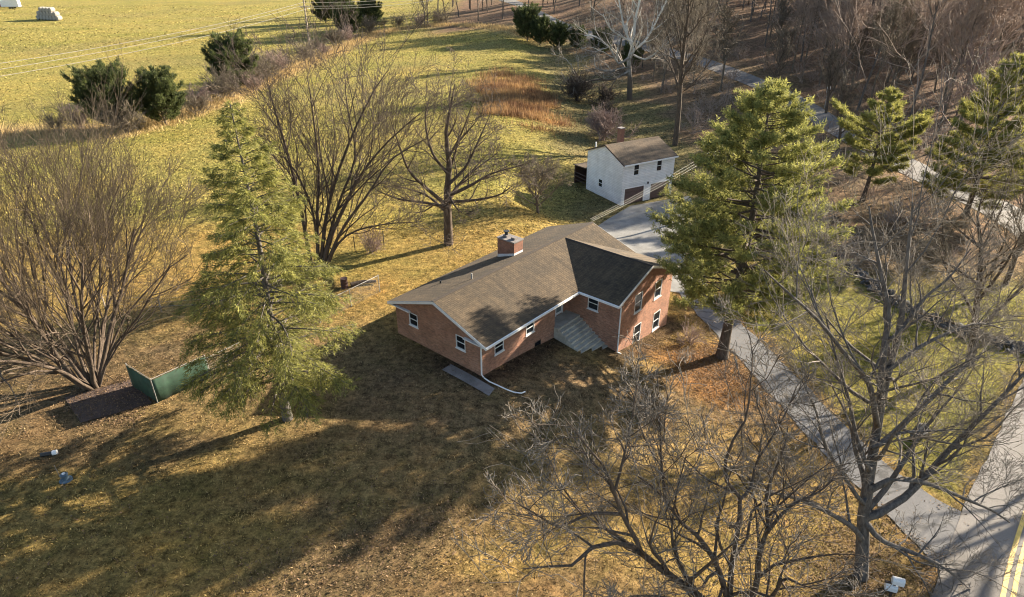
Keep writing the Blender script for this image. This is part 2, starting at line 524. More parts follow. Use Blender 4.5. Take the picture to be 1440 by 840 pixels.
def in_woods(x, y):
    """0..1: leaf-littered woodland floor beyond the road and at the far end of the field"""
    side = x * 0.55 + y * 0.835
    w = sst((x - 57 - 0.0 * y + vnoise(x, y, 30) * 3) / 8) * sst((y - 66) / 12)
    far = sst((y - 226 - 0.35 * x + vnoise(x, y, 40) * 6) / 12) * sst((x + 32) / 12)
    mid = sst((x - 20 - (y - 150) * -0.12 + vnoise(x, y, 25) * 4) / 10) * sst((y - 150) / 25)
    scr = sst((x - 27 + vnoise(x, y, 18) * 3) / 6) * sst((y - 55) / 8)
    return np.clip(np.maximum.reduce([w, far, mid * 0.9, scr * 0.8]), 0, 1)

def tint(x, y):
    n1 = vnoise(x, y, 22); n2 = vnoise(x + 31, y - 17, 7); n3 = vnoise(x * 1.3, y, 55)
    field = np.array([0.305, 0.272, 0.085]); lawn = np.array([0.36, 0.268, 0.095]); olive = np.array([0.205, 0.18, 0.085])
    straw = np.array([0.42, 0.33, 0.16]); green = np.array([0.25, 0.242, 0.062]); wood = np.array([0.205, 0.14, 0.098])
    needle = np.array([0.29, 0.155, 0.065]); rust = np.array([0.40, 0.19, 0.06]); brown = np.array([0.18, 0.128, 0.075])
    def mx(c, k, w): return c * (1 - w[..., None]) + k * w[..., None]
    c = np.broadcast_to(lawn, x.shape + (3,)).copy()
    c = mx(c, field, sst((y - 52 + n1 * 8) / 30))
    c = mx(c, green, np.clip(sst((n1 - 0.15) / 0.7) * sst((y - 40) / 40) * 0.65, 0, 1))
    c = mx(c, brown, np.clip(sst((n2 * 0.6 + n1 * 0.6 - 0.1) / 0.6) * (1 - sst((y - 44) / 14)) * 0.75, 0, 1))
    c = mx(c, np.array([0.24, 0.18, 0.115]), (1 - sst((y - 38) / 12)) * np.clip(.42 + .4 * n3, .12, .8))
    c = mx(c, olive, sst((x - 2 + n1 * 3) / 9) * sst((y - 58) / 14))
    c = mx(c, olive, np.clip(sst((n3 - 0.1) / 0.7) * 0.35 * sst((y - 100) / 40), 0, 1))
    # unmown straw edge along the hedge line and round the far end of the field
    hd = dist_poly(x, y, [(-90, 104), (-64, 106), (-57, 126), (-56, 150), (-53, 185), (-45, 240), (-20, 250), (10, 215)])
    c = mx(c, straw, (1 - sst((hd - 3 + n2) / 5)) * 0.85)
    c = mx(c, brown, (1 - sst((hd - 1 + n2) / 2.5)) * 0.7)
    # rusty sedge
    sd = np.hypot((x - 1.5 + (y - 133) * .1) / 8.2, (y - 136) / 23) + 0.28 * vnoise(x, y, 13) + .15 * n2
    c = mx(c, rust * .8, (1 - sst((sd - 0.45) / 0.75)) * .8)
    # lawn between drive and road
    c = mx(c, green, sst((x - 22 - (38 - y) * 0.1) / 3) * (1 - sst((y - 58) / 6)) * 0.9)
    # needles under the big pine, brown leaves under the near trees
    c = mx(c, needle, (1 - sst((np.hypot((x - 16.5) / 5.5, (y - 43) / 5.0) - 0.6 + n2 * 0.15) / 0.6)) * 0.9)
    c = mx(c, brown, (1 - sst((np.hypot(x - 18.6, y - 23.5) - 1.5 + n2) / 3)) * 0.8)
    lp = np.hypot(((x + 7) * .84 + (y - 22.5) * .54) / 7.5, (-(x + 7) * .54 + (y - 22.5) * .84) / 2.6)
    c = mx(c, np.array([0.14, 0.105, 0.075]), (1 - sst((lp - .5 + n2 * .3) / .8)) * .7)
    c = mx(c, brown, (1 - sst((np.hypot((x + 29) / 8, (y - 37.5) / 4) - 0.6 + n2 * 0.2) / 0.6)) * 0.6)
    # bare soil of the beds along the house walls
    du, dv = (x + 1.76) * .651 + (y - 37.21) * .759, -(x + 1.76) * .759 + (y - 37.21) * .651
    bx = np.maximum(np.maximum(.3 - du, du - 11.4), np.maximum(.7 - dv, dv - 9.5)); bw = np.maximum(np.maximum(11.4 - du, du - 19.5), np.maximum(-3.4 - dv, dv - 2))
    hb_ = np.minimum(bx, bw)
    c = mx(c, np.array([0.085, 0.062, 0.045]), (1 - sst((hb_ - 1.0 + n2 * .35) / .9)) * .85 * sst((6 - dv) / 3 + .2))
    c = mx(c, wood, in_woods(x, y))
    # bare verge beside the drive and the road
    dr = np.minimum(dist_poly(x, y, ROAD_S[::2]) - 3.0, dist_poly(x, y, DRIVE_S) - 1.6)
    c = mx(c, np.array([0.30, 0.20, 0.10]), (1 - sst((dr - 0.3 + n2 * 0.3) / 1.0)) * 0.7)
    return np.clip(c * np.array([0.85, 0.81, 0.76]), 0.01, 1)

def axis(segs):
    out = []
    for a, b, s in segs:
        out.append(np.arange(a, b, s))
    return np.concatenate(out + [[segs[-1][1]]])
gx = axis([(-700, -260, 40), (-260, -100, 6), (-100, -44, 2), (-44, 66, 1.0), (66, 130, 3), (130, 300, 8), (300, 700, 40)])
gy = axis([(-120, 0, 12), (0, 10, 2), (10, 100, 1.0), (100, 260, 2.2), (260, 420, 7), (420, 1000, 45)])
GX, GY = np.meshgrid(gx, gy)
GZ = hz(GX, GY)
nx, ny = len(gx), len(gy)
idx = np.arange(nx * ny).reshape(ny, nx)
quads = np.stack([idx[:-1, :-1], idx[:-1, 1:], idx[1:, 1:], idx[1:, :-1]], -1).reshape(-1, 4)
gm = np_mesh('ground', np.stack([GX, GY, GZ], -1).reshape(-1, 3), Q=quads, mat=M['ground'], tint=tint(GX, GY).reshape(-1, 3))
tag(link('ground', gm), 'dry yellow winter grass and leaf litter sloping down to the right', 'ground', kind='structure')

def ribbon(name, left, right, m, dz, mat, parent=None):
    """sheet between two edge lines, draped dz above the ground"""
    left = np.asarray(left, float); right = np.asarray(right, float)
    n = len(left)
    t = (np.arange(m + 1) / m)[None, :, None]
    P = left[:, None, :] * (1 - t) + right[:, None, :] * t
    Z = hz(P[..., 0], P[..., 1]) + dz
    V = np.concatenate([P, Z[..., None]], -1).reshape(-1, 3)
    I = np.arange(n * (m + 1)).reshape(n, m + 1)
    Q = np.stack([I[:-1, :-1], I[:-1, 1:], I[1:, 1:], I[1:, :-1]], -1).reshape(-1, 4)
    return link(name, np_mesh(name, V, Q=Q, mat=mat), parent)

def edges(c, off):
    t = np.gradient(c, axis=0)
    t = nrm(t)
    n = np.stack([t[:, 1], -t[:, 0]], -1)
    return c + n * np.asarray(off)[..., None] if np.ndim(off) else c + n * off

rng = np.random.RandomState(3)
rc = spline(ROAD, 1.0)
wob = lambda c, a: a * vnoise(c[:, 0], c[:, 1], 3.0)
road = tag(ribbon('road', edges(rc, -3.0 + wob(rc, 0.1)), edges(rc, 3.0 + wob(rc, 0.1)), 8, 0.06, M['asphalt']), 'worn grey asphalt road with double yellow line curving past the woods', 'road', kind='structure')
for off in (-0.21, 0.21):
    cl = rc[:70]
    ribbon('centre_line', edges(cl, off - 0.11), edges(cl, off + 0.11), 1, 0.072, M['yellow'], road)
dc = spline(DRIVE, 0.8)
dw = 1.6 + 1.5 * np.exp(-((np.arange(len(dc)) / 5.0) ** 2)) + 0.0 * dc[:, 0]
dw = dw + 1.6 * sst((np.arange(len(dc)) - len(dc) + 12) / 12.0)
tag(ribbon('driveway', edges(dc, -dw + wob(dc, 0.12)), edges(dc, dw + wob(dc + 9, 0.12)), 6, 0.04, M['drive']), 'grey asphalt driveway running from the road up past the big pine', 'driveway', kind='structure')
al = spline([(6.2, 57.6), (6.6, 63), (8.4, 69), (10.6, 73.2), (15.0, 79.2)], 0.8)
ar = spline([(19.0, 56), (20.8, 66), (22.5, 74), (23.5, 83)], 0.8)
k = 24
rs = lambda c: np.stack([np.interp(np.linspace(0, 1, k), np.linspace(0, 1, len(c)), c[:, i]) for i in (0, 1)], -1)
tag(ribbon('parking_area', rs(al), rs(ar), 16, 0.048, M['gravel']), 'pale gravel parking area between the brick house and the white garage', 'parking area', kind='structure')

# ------------------------------------------------------------------ building helpers
def frame_of(o, n):
    """wall frame: a runs to the right seen from outside, b up, c outward"""
    t = (-n[1], n[0])
    return lambda a, b, c: (o[0] + t[0] * a + n[0] * c, o[1] + t[1] * a + n[1] * c, b)

def window(parent, P, a0, a1, b0, b1, split=True, sill=True, fr=0.05, deep=0.05, trim='white'):
    """double-hung window set in the wall: frame > sash panes, sill"""
    m = MB()
    m.obox(P, a0, a1, b1 - fr, b1, -deep - 0.06, 0.025)
    m.obox(P, a0, a1, b0, b0 + fr, -deep - 0.06, 0.025)
    m.obox(P, a0, a0 + fr, b0 + fr, b1 - fr, -deep - 0.06, 0.022)
    m.obox(P, a1 - fr, a1, b0 + fr, b1 - fr, -deep - 0.06, 0.022)
    if split:
        mid = (b0 + b1) / 2
        m.obox(P, a0 + fr, a1 - fr, mid - 0.03, mid + 0.03, -deep - 0.02, -0.005)
    w = m.build('window', M[trim], parent)
    spans = ((b0 + fr, (b0 + b1) / 2 - 0.03, -deep), ((b0 + b1) / 2 + 0.03, b1 - fr, -deep + 0.02)) if split else ((b0 + fr, b1 - fr, -deep),)
    for q0, q1, c in spans:
        m = MB(); m.obox(P, a0 + fr, a1 - fr, q0, q1, c - 0.02, c)
        m.build('pane', M['glass'], w)
    if sill:
        m = MB(); m.obox(P, a0 - 0.06, a1 + 0.06, b0 - 0.07, b0 - 0.004, -0.05, 0.07)
        m.build('sill', M[trim], w)
    return w

# ------------------------------------------------------------------ brick house
HO = (-1.76, 37.21); HRZ = math.atan2(0.759, 0.651)
house = tag(empty('brick_house', (HO[0], HO[1], 0), HRZ), 'red brick ranch house with brown shingle roof, two-storey wing and concrete steps', 'house')
SL = 0.35                                   # roof pitch of the long block
zr = lambda v: 2.75 + SL * min(v, 10 - v)   # main roof surface
WU0, WU1, WV = 10.70, 19.85, -3.65          # wing roof
WC = (WU0 + WU1) / 2
WR = 4.42
WSL = (WR - 2.75) / (WC - WU0)
zw = lambda u: 2.75 + WSL * min(u - WU0, WU1 - u)
U0, U1, V0, V1 = 0.28, 19.3, 0.70, 9.5      # long block walls
X0, X1, Y0 = 11.4, 19.45, -3.4              # wing walls
AU, AV = 8.6, 1.6                           # entrance alcove

# gable end facing the lawn
P = frame_of((U0, V1), (-1, 0))
holes = [(1.5, 2.42, 1.38, 2.45), (6.4, 7.3, 1.38, 2.45)]
m = MB(); m.wall(P, 0, V1 - V0, -2.0, 2.6, holes)
m.poly([P(0, 2.6, 0), P(V1 - V0, 2.6, 0), P(V1 - V0, zr(V0) - .08, 0), P(V1 - 5, 4.42, 0), P(0, zr(V1) - .08, 0)])
w = m.build('wall', M['brick'], house)
for h in holes: window(house, P, *h)
# front wall of the long block
P = frame_of((0, V0), (0, -1))
holes = [(1.65, 2.62, 1.02, 2.02), (5.1, 6.05, 1.0, 2.0), (6.15, 6.9, -0.62, -0.12)]
m = MB(); m.wall(P, U0 + .001, AU, -3.5, 2.9, holes)
m.build('wall', M['brick'], house)
window(house, P, *holes[0]); window(house, P, *holes[1]); window(house, P, *holes[2], split=False, fr=0.04, trim='dark_wood', sill=False)
# alcove: side, back with the door
m = MB()
Pa = frame_of((AU, V0 + .001), (1, 0)); m.wall(Pa, 0, AV - V0, -3, 2.9)
Pd = frame_of((0, AV), (0, -1)); m.wall(Pd, AU + .001, X0 - .001, -3, 3.2, [(9.85, 10.85, 0.22, 2.3)], 0.1)
m.build('wall', M['brick'], house)
m = MB()
for a0, a1, b0, b1 in ((9.85, 9.95, .22, 2.3), (10.75, 10.85, .22, 2.3), (9.95, 10.75, 2.2, 2.3)):
    m.obox(Pd, a0, a1, b0, b1, -.09, .03)
m.obox(Pd, 9.95, 10.75, .22, 2.2, -.09, -.04)
door = m.build('door', M['door'], house)
m = MB(); m.obox(Pd, 10.05, 10.65, .45, 2.1, -.04, -.025); m.build('pane', M['screen_glass'], door)
m = MB(); m.obox(Pd, 10.02, 10.05, 1.2, 1.35, -.03, .03); m.build('handle', M['metal'], door)
# wing side wall facing the steps
P = frame_of((X0, AV), (-1, 0))
h = (AV + .42, AV + 1.40, 1.12, 2.25)
m = MB(); m.wall(P, .001, AV - Y0, -3.5, 2.85, [h]); m.build('wall', M['brick'], house)
window(house, P, *h)
# wing gable
P = frame_of((0, Y0), (0, -1))
holes = [(13.5, 14.6, 0.75, 2.4), (16.6, 17.7, 0.75, 2.35), (13.75, 14.85, -2.3, -0.55), (16.9, 18.0, -2.4, -0.7)]
m = MB(); m.wall(P, X0 + .001, X1, -5.5, 2.6, holes)
m.poly([P(X0, 2.6, 0), P(X1, 2.6, 0), P(X1, zw(X1) - .08, 0), P(WC, WR - .08, 0), P(X0, zw(X0) - .08, 0)])
m.build('wall', M['brick'], house)
for hh in holes: window(house, P, *hh)
# far end and back
m = MB()
P = frame_of((X1, Y0), (1, 0)); m.wall(P, .001, V1 - Y0, -5.5, 2.8)
m.poly([P(V0 - Y0, 2.8, -.15), P(V1 - Y0, 2.8, -.15), P(5 - Y0, 4.4, -.15)])
m.build('wall', M['brick'], house)
m = MB(); P = frame_of((X1, V1), (0, 1)); m.wall(P, 0, X1 - U0, -4.5, 2.85); m.build('wall', M['brick'], house)
# concrete footing showing along the lawn
m = MB(); m.box(U0 - .05, AU, V0 - .05, V0 + .1, -3, -1.02); m.build('footing', M['concrete'], house)

# roof
m = MB()
m.slab([(0, 0, 2.75), (19.6, 0, 2.75), (19.6, 5, 4.5), (0, 5, 4.5)], .17)
m.slab([(0, 5, 4.5), (19.6, 5, 4.5), (19.6, 10, 2.75), (0, 10, 2.75)], .17)
roof = m.build('roof', M['shingle'], house)
m = MB()
vr = (WR - 2.75) / SL
m.slab([(WU0, WV, 2.75), (WC, WV, WR), (WC, vr + .2, WR), (WU0, -.01, 2.752)][::1], .16)
m.slab([(WC, WV, WR), (WU1, WV, 2.75), (WU1, 0, 2.752), (WC, vr + .2, WR)], .16)
roof2 = m.build('roof', M['shingle'], house)
# a loop of ridge shingles
m = MB()
m.slab([(-.02, 4.87, 4.49), (19.62, 4.87, 4.49), (19.62, 5, 4.55), (-.02, 5, 4.55)], .05)
m.slab([(-.02, 5, 4.55), (19.62, 5, 4.55), (19.62, 5.13, 4.49), (-.02, 5.13, 4.49)], .05)
m.build('ridge_cap', M['ridge'], roof)
m = MB()
m.slab([(WC - .14, WV - .02, WR - .025), (WC, WV - .02, WR + .03), (WC, vr, WR + .03), (WC - .14, vr - .1, WR - .025)], .02)
m.slab([(WC, WV - .02, WR + .03), (WC + .14, WV - .02, WR - .025), (WC + .14, vr - .1, WR - .025), (WC, vr, WR + .03)], .02)
m.build('ridge_cap', M['ridge'], roof2)
# barge boards (sloping white trim) and soffits
def barge(pts, parent, d):
    """white board under a sloping roof edge; pts on the roof edge, d = outward step (x, y)"""
    m = MB()
    for a, b in zip(pts[:-1], pts[1:]):
        q = [(a[0], a[1], a[2] - .02), (b[0], b[1], b[2] - .02), (b[0], b[1], b[2] - .24), (a[0], a[1], a[2] - .24)]
        o = [(p[0] + d[0], p[1] + d[1], p[2]) for p in q]
        m.poly(q); m.poly(o[::-1])
        for i in range(4):
            j = (i + 1) % 4
            m.poly([q[j], q[i], o[i], o[j]])
    return m.build('barge_board', M['white'], parent)
barge([(-.003, -.05, 2.74), (-.003, 5, 4.5), (-.003, 10.05, 2.74)], roof, (-.035, 0))
barge([(19.603, 10.05, 2.74), (19.603, 5, 4.5), (19.603, .2, 2.82)], roof, (.035, 0))
barge([(WU0 - .05, WV - .003, 2.74), (WC, WV - .003, WR), (WU1 + .05, WV - .003, 2.74)], roof2, (0, -.035))
m = MB(); m.box(0.04, WU0 + .4, .04, V0 + .02, 2.52, 2.56); m.build('soffit', M['white'], roof)
m = MB(); m.box(.04, 19.5, V1 + .01, 9.96, 2.52, 2.56); m.build('soffit', M['white'], roof)
for q in ((.1, 2.2), (7.8, 9.9)):
    m = MB(); m.box(.04, U0 - .01, *q, 2.5, 2.58); m.build('soffit', M['white'], roof)
m = MB(); m.box(WU0 + .04, X0 + .01, WV + .04, .4, 2.5, 2.55); m.build('soffit', M['white'], roof2)
# gutters
def gutter(x0, x1, y0, y1, parent):
    m = MB(); m.box(x0, x1, y0, y1, 2.56, 2.72); m.build('gutter', M['white'], parent)
gutter(-.03, WU0 - .02, -.12, -.006, roof)
gutter(WU0 - .12, WU0 - .006, WV - .02, -.14, roof2)
m = MB(); m.box(-.03, 19.6, 10.006, 10.07, 2.6, 2.70); m.build('gutter', M['lead'], roof)
# vent pipe and roof vents on the rear slope
m = MB(); m.tube([(4.6, 5.6, 4.2), (4.6, 5.6, 4.75)], .06); m.build('vent_pipe', M['metal'], roof)
m = MB(); m.tube([(3.8, 8.2, 3.2), (3.8, 8.2, 3.6)], .08); m.build('vent_pipe', M['black_pipe'], roof)
# chimney
m = MB(); m.box(10.2, 11.3, 6.2, 8.0, 3.0, 5.15); ch = m.build('chimney', M['chimney_brick'], house)
m = MB(); m.box(10.14, 11.36, 6.14, 8.06, 5.15, 5.24); m.build('chimney_cap', M['concrete_dark'], ch)
for v in (6.65, 7.5):
    m = MB(); m.box(10.55, 10.95, v - .2, v + .2, 5.27, 5.42); m.build('flue', M['concrete_dark'], ch)
m = MB(); m.tube([(10.75, 7.5, 5.42), (10.75, 7.5, 5.66)], .14); m.tube([(10.75, 7.5, 5.69), (10.75, 7.5, 5.75)], .26); m.build('rain_cap', M['black_pipe'], ch)
m = MB()
m.poly([(10.19, 8.01, 3.42), (10.19, 6.19, 4.06), (10.19, 6.19, 4.28), (10.19, 8.01, 3.72)])
m.poly([(10.19, 6.19, 4.06), (11.31, 6.19, 4.06), (11.31, 6.19, 4.28), (10.19, 6.19, 4.28)])
m.build('flashing', M['lead'], ch)
# downspouts with the drain pipe lying on the lawn
def downspout(pts, r=0.055):
    m = MB(); m.tube(pts, r, 8); return m.build('downspout', M['white'], house)
downspout([(.1, -.06, 2.62), (.17, .35, 2.5), (.2, .62, 2.3), (.2, .62, .18), (.2, .45, .02)])
downspout([(WU0 - .05, WV + .1, 2.6), (X0 - .28, Y0 - .02, 2.42), (X0 - .07, Y0 - .07, 2.25), (X0 - .07, Y0 - .07, -1.72), (X0 + .1, Y0 - .32, -1.86)])
# steps
st = MB(); st.box(AU - .06, X0 - .002, .28, AV - .002, -3.5, .2)
steps = st.build('steps', M['concrete'], house)
for i in range(9):
    m = MB()
    y1 = .28 - i * .31; zt = .2 - (i + 1) * .195
    m.box(AU - .06 + .003 * i, X0 - .004, y1 - .33, y1 - .001, -3.6, zt)
    m.build('step', M['concrete'], steps)
m = MB(); m.tube([(AU + .05, .1, .2), (AU + .05, .1, 1.1)], .02, 6); m.build('hand_rail', M['black_pipe'], house) if False else None

# paving strip under the gable and drain pipe on the grass
def house_pt(u, v):
    c, s = math.cos(HRZ), math.sin(HRZ)
    return HO[0] + u * c - v * s, HO[1] + u * s + v * c
pl = np.array([house_pt(-.15, v) for v in np.linspace(-.9, 3.3, 8)]); pr = np.array([house_pt(-1.05, v) for v in np.linspace(-1.2, 3.3, 8)])
tag(ribbon('paving_strip', pr, pl, 2, .05, M['concrete_dark']), 'dark concrete paving strip at the near corner of the brick house', 'paving', kind='structure')
pts = []
for u, v in ((.15, .35), (.1, -.2), (.2, -.9), (.3, -1.6), (.45, -2.1), (.75, -2.5), (1.1, -2.55)):
    x, y = house_pt(u, v); pts.append((x, y, hf(x, y) + .12))
m = MB(); m.tube(pts, .045, 8)
tag(m.build('drain_pipe', M['white']), 'thin white drain pipe lying on the grass at the house corner', 'pipe')

# ------------------------------------------------------------------ white garage
GA = R(60.3); GRZ = math.pi / 2 - GA
GO = (13.77, 79.36); GZ0 = -2.85
gar = tag(empty('white_garage', (GO[0], GO[1], GZ0), GRZ), 'two-storey white sided garage with brown roof and two dark doors', 'garage')
L, D, EV, PK = 8.35, 7.55, 5.42, 6.95
m = MB(); P = frame_of((0, 0), (0, -1))
doors = [(.5, 3.6, 0, 2.08), (4.7, 7.8, 0, 2.08)]
wins = [(1.7, 2.5, 3.68, 5.02), (5.4, 6.2, 3.68, 5.02)]
m.wall(P, 0, L, -.8, EV, doors + wins, .14); m.build('wall', M['siding'], gar)
for h in wins: window(gar, P, *h, fr=.03, sill=False)
for d in doors:
    m = MB(); m.obox(P, d[0], d[1], 0, d[3], -.16, -.14); gd = m.build('garage_door', M['dark_wood'], gar)
    for i in range(4):
        m = MB(); m.obox(P, d[0] + .02, d[1] - .02, .02 + i * .515, .5 + i * .515, -.14, -.09); m.build('panel', M['brown_door'], gd)
    m = MB()
    for i in range(3):
        m.obox(P, d[0], d[1], .502 + i * .515, .518 + i * .515, -.139, -.07)
    m.build('door_rail', M['white'], gd) if False else None
m = MB()
for d in doors:
    m.obox(P, d[0] - .1, d[0], 0, d[3], -.05, .02); m.obox(P, d[1], d[1] + .1, 0, d[3], -.05, .02); m.obox(P, d[0] - .1, d[1] + .1, d[3], d[3] + .1, -.05, .02)
m.build('door_trim', M['white'], gar)
for a in (4.15, ):
    m = MB(); m.obox(P, a - .07, a + .07, 2.25, 2.5, 0, .15); m.build('wall_lamp', M['black_pipe'], gar)
m = MB(); P = frame_of((0, D), (-1, 0))
h = (D - 4.85, D - 4.05, 1.2, 2.22)
m.wall(P, 0, D - .001, -.8, EV, [h], .1)
m.poly([P(0, EV, 0), P(D, EV, 0), P(D / 2, PK - .12, 0)]); m.build('wall', M['siding'], gar)
window(gar, P, *h, fr=.03, sill=False)
m = MB(); P = frame_of((L, 0), (1, 0)); m.wall(P, 0.001, D, -.8, EV); m.poly([P(0, EV, 0), P(D, EV, 0), P(D / 2, PK - .12, 0)]); m.build('wall', M['siding'], gar)
m = MB(); P = frame_of((L, D), (0, 1)); m.wall(P, 0.001, L, -.8, EV); m.build('wall', M['siding'], gar)
m = MB(); q = .38; s_ = (PK - EV) / (D / 2)
m.slab([(-.18, -q, EV - q * s_ + .05), (L + .18, -q, EV - q * s_ + .05), (L + .18, D / 2, PK), (-.18, D / 2, PK)], .14)
m.slab([(-.18, D / 2, PK), (L + .18, D / 2, PK), (L + .18, D + q, EV - q * s_ + .05), (-.18, D + q, EV - q * s_ + .05)], .14)
gr = m.build('roof', M['garage_shingle'], gar)
m = MB(); m.slab([(-.19, D / 2 - .13, PK - .02), (L + .19, D / 2 - .13, PK - .02), (L + .19, D / 2 + .13, PK - .02), (-.19, D / 2 + .13, PK - .02)][::1], .01)
for e in (-.183, L + .183):
    pass
m2 = MB(); m2.box(-.18, L + .18, -q - .05, -q - .003, EV - q * s_ - .12, EV - q * s_ + .045); m2.build('gutter', M['white'], gr)
def barge_g(x, d):
    m = MB()
    for a, b in (((-q, EV - q * s_ + .04), (D / 2, PK - .01)), ((D / 2, PK - .01), (D + q, EV - q * s_ + .04))):
        Q = [(x, a[0], a[1]), (x, b[0], b[1]), (x, b[0], b[1] - .16), (x, a[0], a[1] - .16)]
        O_ = [(x + d, p[1], p[2]) for p in Q]
        m.poly(Q); m.poly(O_[::-1])
        for i in range(4):
            j = (i + 1) % 4; m.poly([Q[j], Q[i], O_[i], O_[j]])
    m.build('barge_board', M['dark_wood'], gr)
barge_g(-.183, -.03); barge_g(L + .183, .03)
m = MB(); m.tube([(.8, D - .6, EV + .2), (.8, D - .6, EV + 1.0)], .1); m.build('vent_pipe', M['white'], gr)
m = MB(); m.box(5.1, 5.75, D - .2, D + .5, -.5, PK + .55); gch = m.build('chimney', M['chimney_brick'], gar)
m = MB(); m.box(5.04, 5.81, D - .26, D + .56, PK + .55, PK + .65); m.build('chimney_cap', M['concrete_dark'], gch)
# lean-to behind the gable end
lt = MB(); lt.slab([(-.1, D + .01, 2.9), (-.1, D + 3.0, 2.65), (4.2, D + 3.0, 2.65), (4.2, D + .01, 2.9)][::-1], .12); lean = lt.build('lean_to', M['garage_shingle'], gar)
for x in (.05, 2.1, 4.05):
    m = MB(); m.box(x - .07, x + .07, D + 2.7, D + 2.84, -.8, 2.56); m.build('post', M['dark_wood'], lean)
m = MB(); m.box(3.95, 4.05, D + .05, D + 2.7, -.8, 2.6); m.build('back_wall', M['dark_wood'], lean)
m = MB(); m.box(.12, 4.04, D + 2.845, D + 2.9, -.8, 2.5); m.build('shade_wall', M['dark_wood'], lean)  # dark outer wall added to block light and keep the lean-to interior dark
m = MB()
for zz in (.6, 1.1, 1.6):
    m.box(.0, .05, D + .1, D + 2.7, zz, zz + .1)
m.build('rail', M['dark_wood'], lean)

# ------------------------------------------------------------------ fences, poles and small things
def fence_run(root, pts, h, screen, post_r=.035):
    """chain-link fence: one post per point, top rail and wire mesh (or green screen) between neighbours"""
    for (x, y) in pts:
        z = hf(x, y)
        m = MB(); m.tube([(x, y, z - .3), (x, y, z + h + .06)], post_r, 8); m.build('post', M['metal'], root)
    for (a, b) in zip(pts[:-1], pts[1:]):
        za, zb = hf(*a), hf(*b)
        m = MB(); m.tube([(a[0], a[1], za + h), (b[0], b[1], zb + h)], .02, 6); m.build('top_rail', M['metal'], root)
        d = Vector((b[0] - a[0], b[1] - a[1], 0)); ln = d.length; d.normalize(); nn = Vector((-d.y, d.x, 0)) * .03
        if screen:
            n = 14
            V = []; Q = []
            for i in range(n + 1):
                f = i / n; w = .02 * math.sin(i * 2.1) + .015 * math.sin(i * 5.3)
                x, y = a[0] + (b[0] - a[0]) * f, a[1] + (b[1] - a[1]) * f; z = za + (zb - za) * f
                for hh in (0.03, h * .5, h - .05 - .03 * abs(math.sin(i * 1.1))):
                    V.append((x - nn.x + nn.x * w * 30, y - nn.y + nn.y * w * 30, z + hh))
            for i in range(n):
                for j in range(2):
                    k0 = i * 3 + j; Q.append((k0, k0 + 3, k0 + 4, k0 + 1))
            sc = link('green_screen', np_mesh('green_screen', V, Q=Q, mat=M['green_mesh']), root)
            md = sc.modifiers.new('thick', 'SOLIDIFY'); md.thickness = .012
        else:
            V = []; T = []
            st = .16; r = .0028
            for sgn in (1, -1):
                for i in range(int(-h / st), int((ln + h) / st) + 1):
                    s0, s1 = i * st, i * st + h
                    z0, z1 = 0., h
                    if s0 < 0: z0 = -s0; s0 = 0
                    if s1 > ln: z1 = h - (s1 - ln); s1 = ln
                    if s1 - s0 < .05: continue
                    if sgn < 0: z0, z1 = h - z0, h - z1
                    pa = Vector((a[0], a[1], za)) + d * s0 + Vector((0, 0, z0)); pb = Vector((a[0], a[1], za)) + d * s1 + Vector((0, 0, z1))
                    o = nn.normalized() * r; up = Vector((0, 0, r))
                    i0 = len(V)
                    V += [pa + o, pa - o + up, pa - o - up, pb + o, pb - o + up, pb - o - up]
                    for p, q in ((0, 1), (1, 2), (2, 0)):
                        T += [(i0 + p, i0 + q, i0 + q + 3), (i0 + p, i0 + q + 3, i0 + p + 3)]
            link('wire_mesh', np_mesh('wire_mesh', [tuple(v) for v in V], T=T, mat=M['metal']), root)

f1 = tag(empty('screened_fence', (-23.21, 34.83, hf(-23.21, 34.83))), 'short fence corner hung with dark green screen beside the mulch bed', 'fence')
f1.location = (0, 0, 0)
fence_run(f1, [(-25.7, 36.6), (-23.2, 34.83), (-20.9, 37.6)], 1.85, True)
f2 = tag(empty('chain_link_fence'), 'chain-link fence with pale top rail running behind the tall spruce', 'fence')
fence_run(f2, [(-20.86, 37.68), (-19.0, 40.1), (-17.1, 42.7), (-15.2, 45.2), (-13.3, 47.8), (-11.4, 50.4)], 1.6, False)
for i, (x, y) in enumerate([(-13.0, 52.6), (-14.9, 54.8)]): pass
f3 = tag(empty('wire_fence'), 'old wire fence with thin wooden posts under the spreading bare tree', 'fence')
wp = [(-33.5, 47.5), (-28.6, 46.9), (-24.0, 47.8), (-19.4, 49.2)]
for x, y in wp:
    z = hf(x, y); m = MB(); m.tube([(x, y, z - .3), (x + .03, y, z + 1.35)], .06, 7, .05); m.build('post', M['pole_wood'], f3)
for a, b in zip(wp[:-1], wp[1:]):
    for hh in (.5, .9, 1.25):
        m = MB(); m.tube([(a[0], a[1], hf(*a) + hh), ((a[0] + b[0]) / 2, (a[1] + b[1]) / 2, hf(*a) + hh - .06), (b[0], b[1], hf(*b) + hh)], .01, 3); m.build('wire', M['metal'], f3)
for (x, y, lab) in ((-15.3, 58.9, 'thin dark metal post left of the other by the brush pile'), (-12.7, 60.2, 'thin dark metal post right of the other by the brush pile')):
    z = hf(x, y); m = MB(); m.tube([(x, y, z - .3), (x, y, z + 1.6)], .045, 6)
    tag(m.build('metal_post', M['black_pipe']), lab, 'post', 'posts by the brush pile')
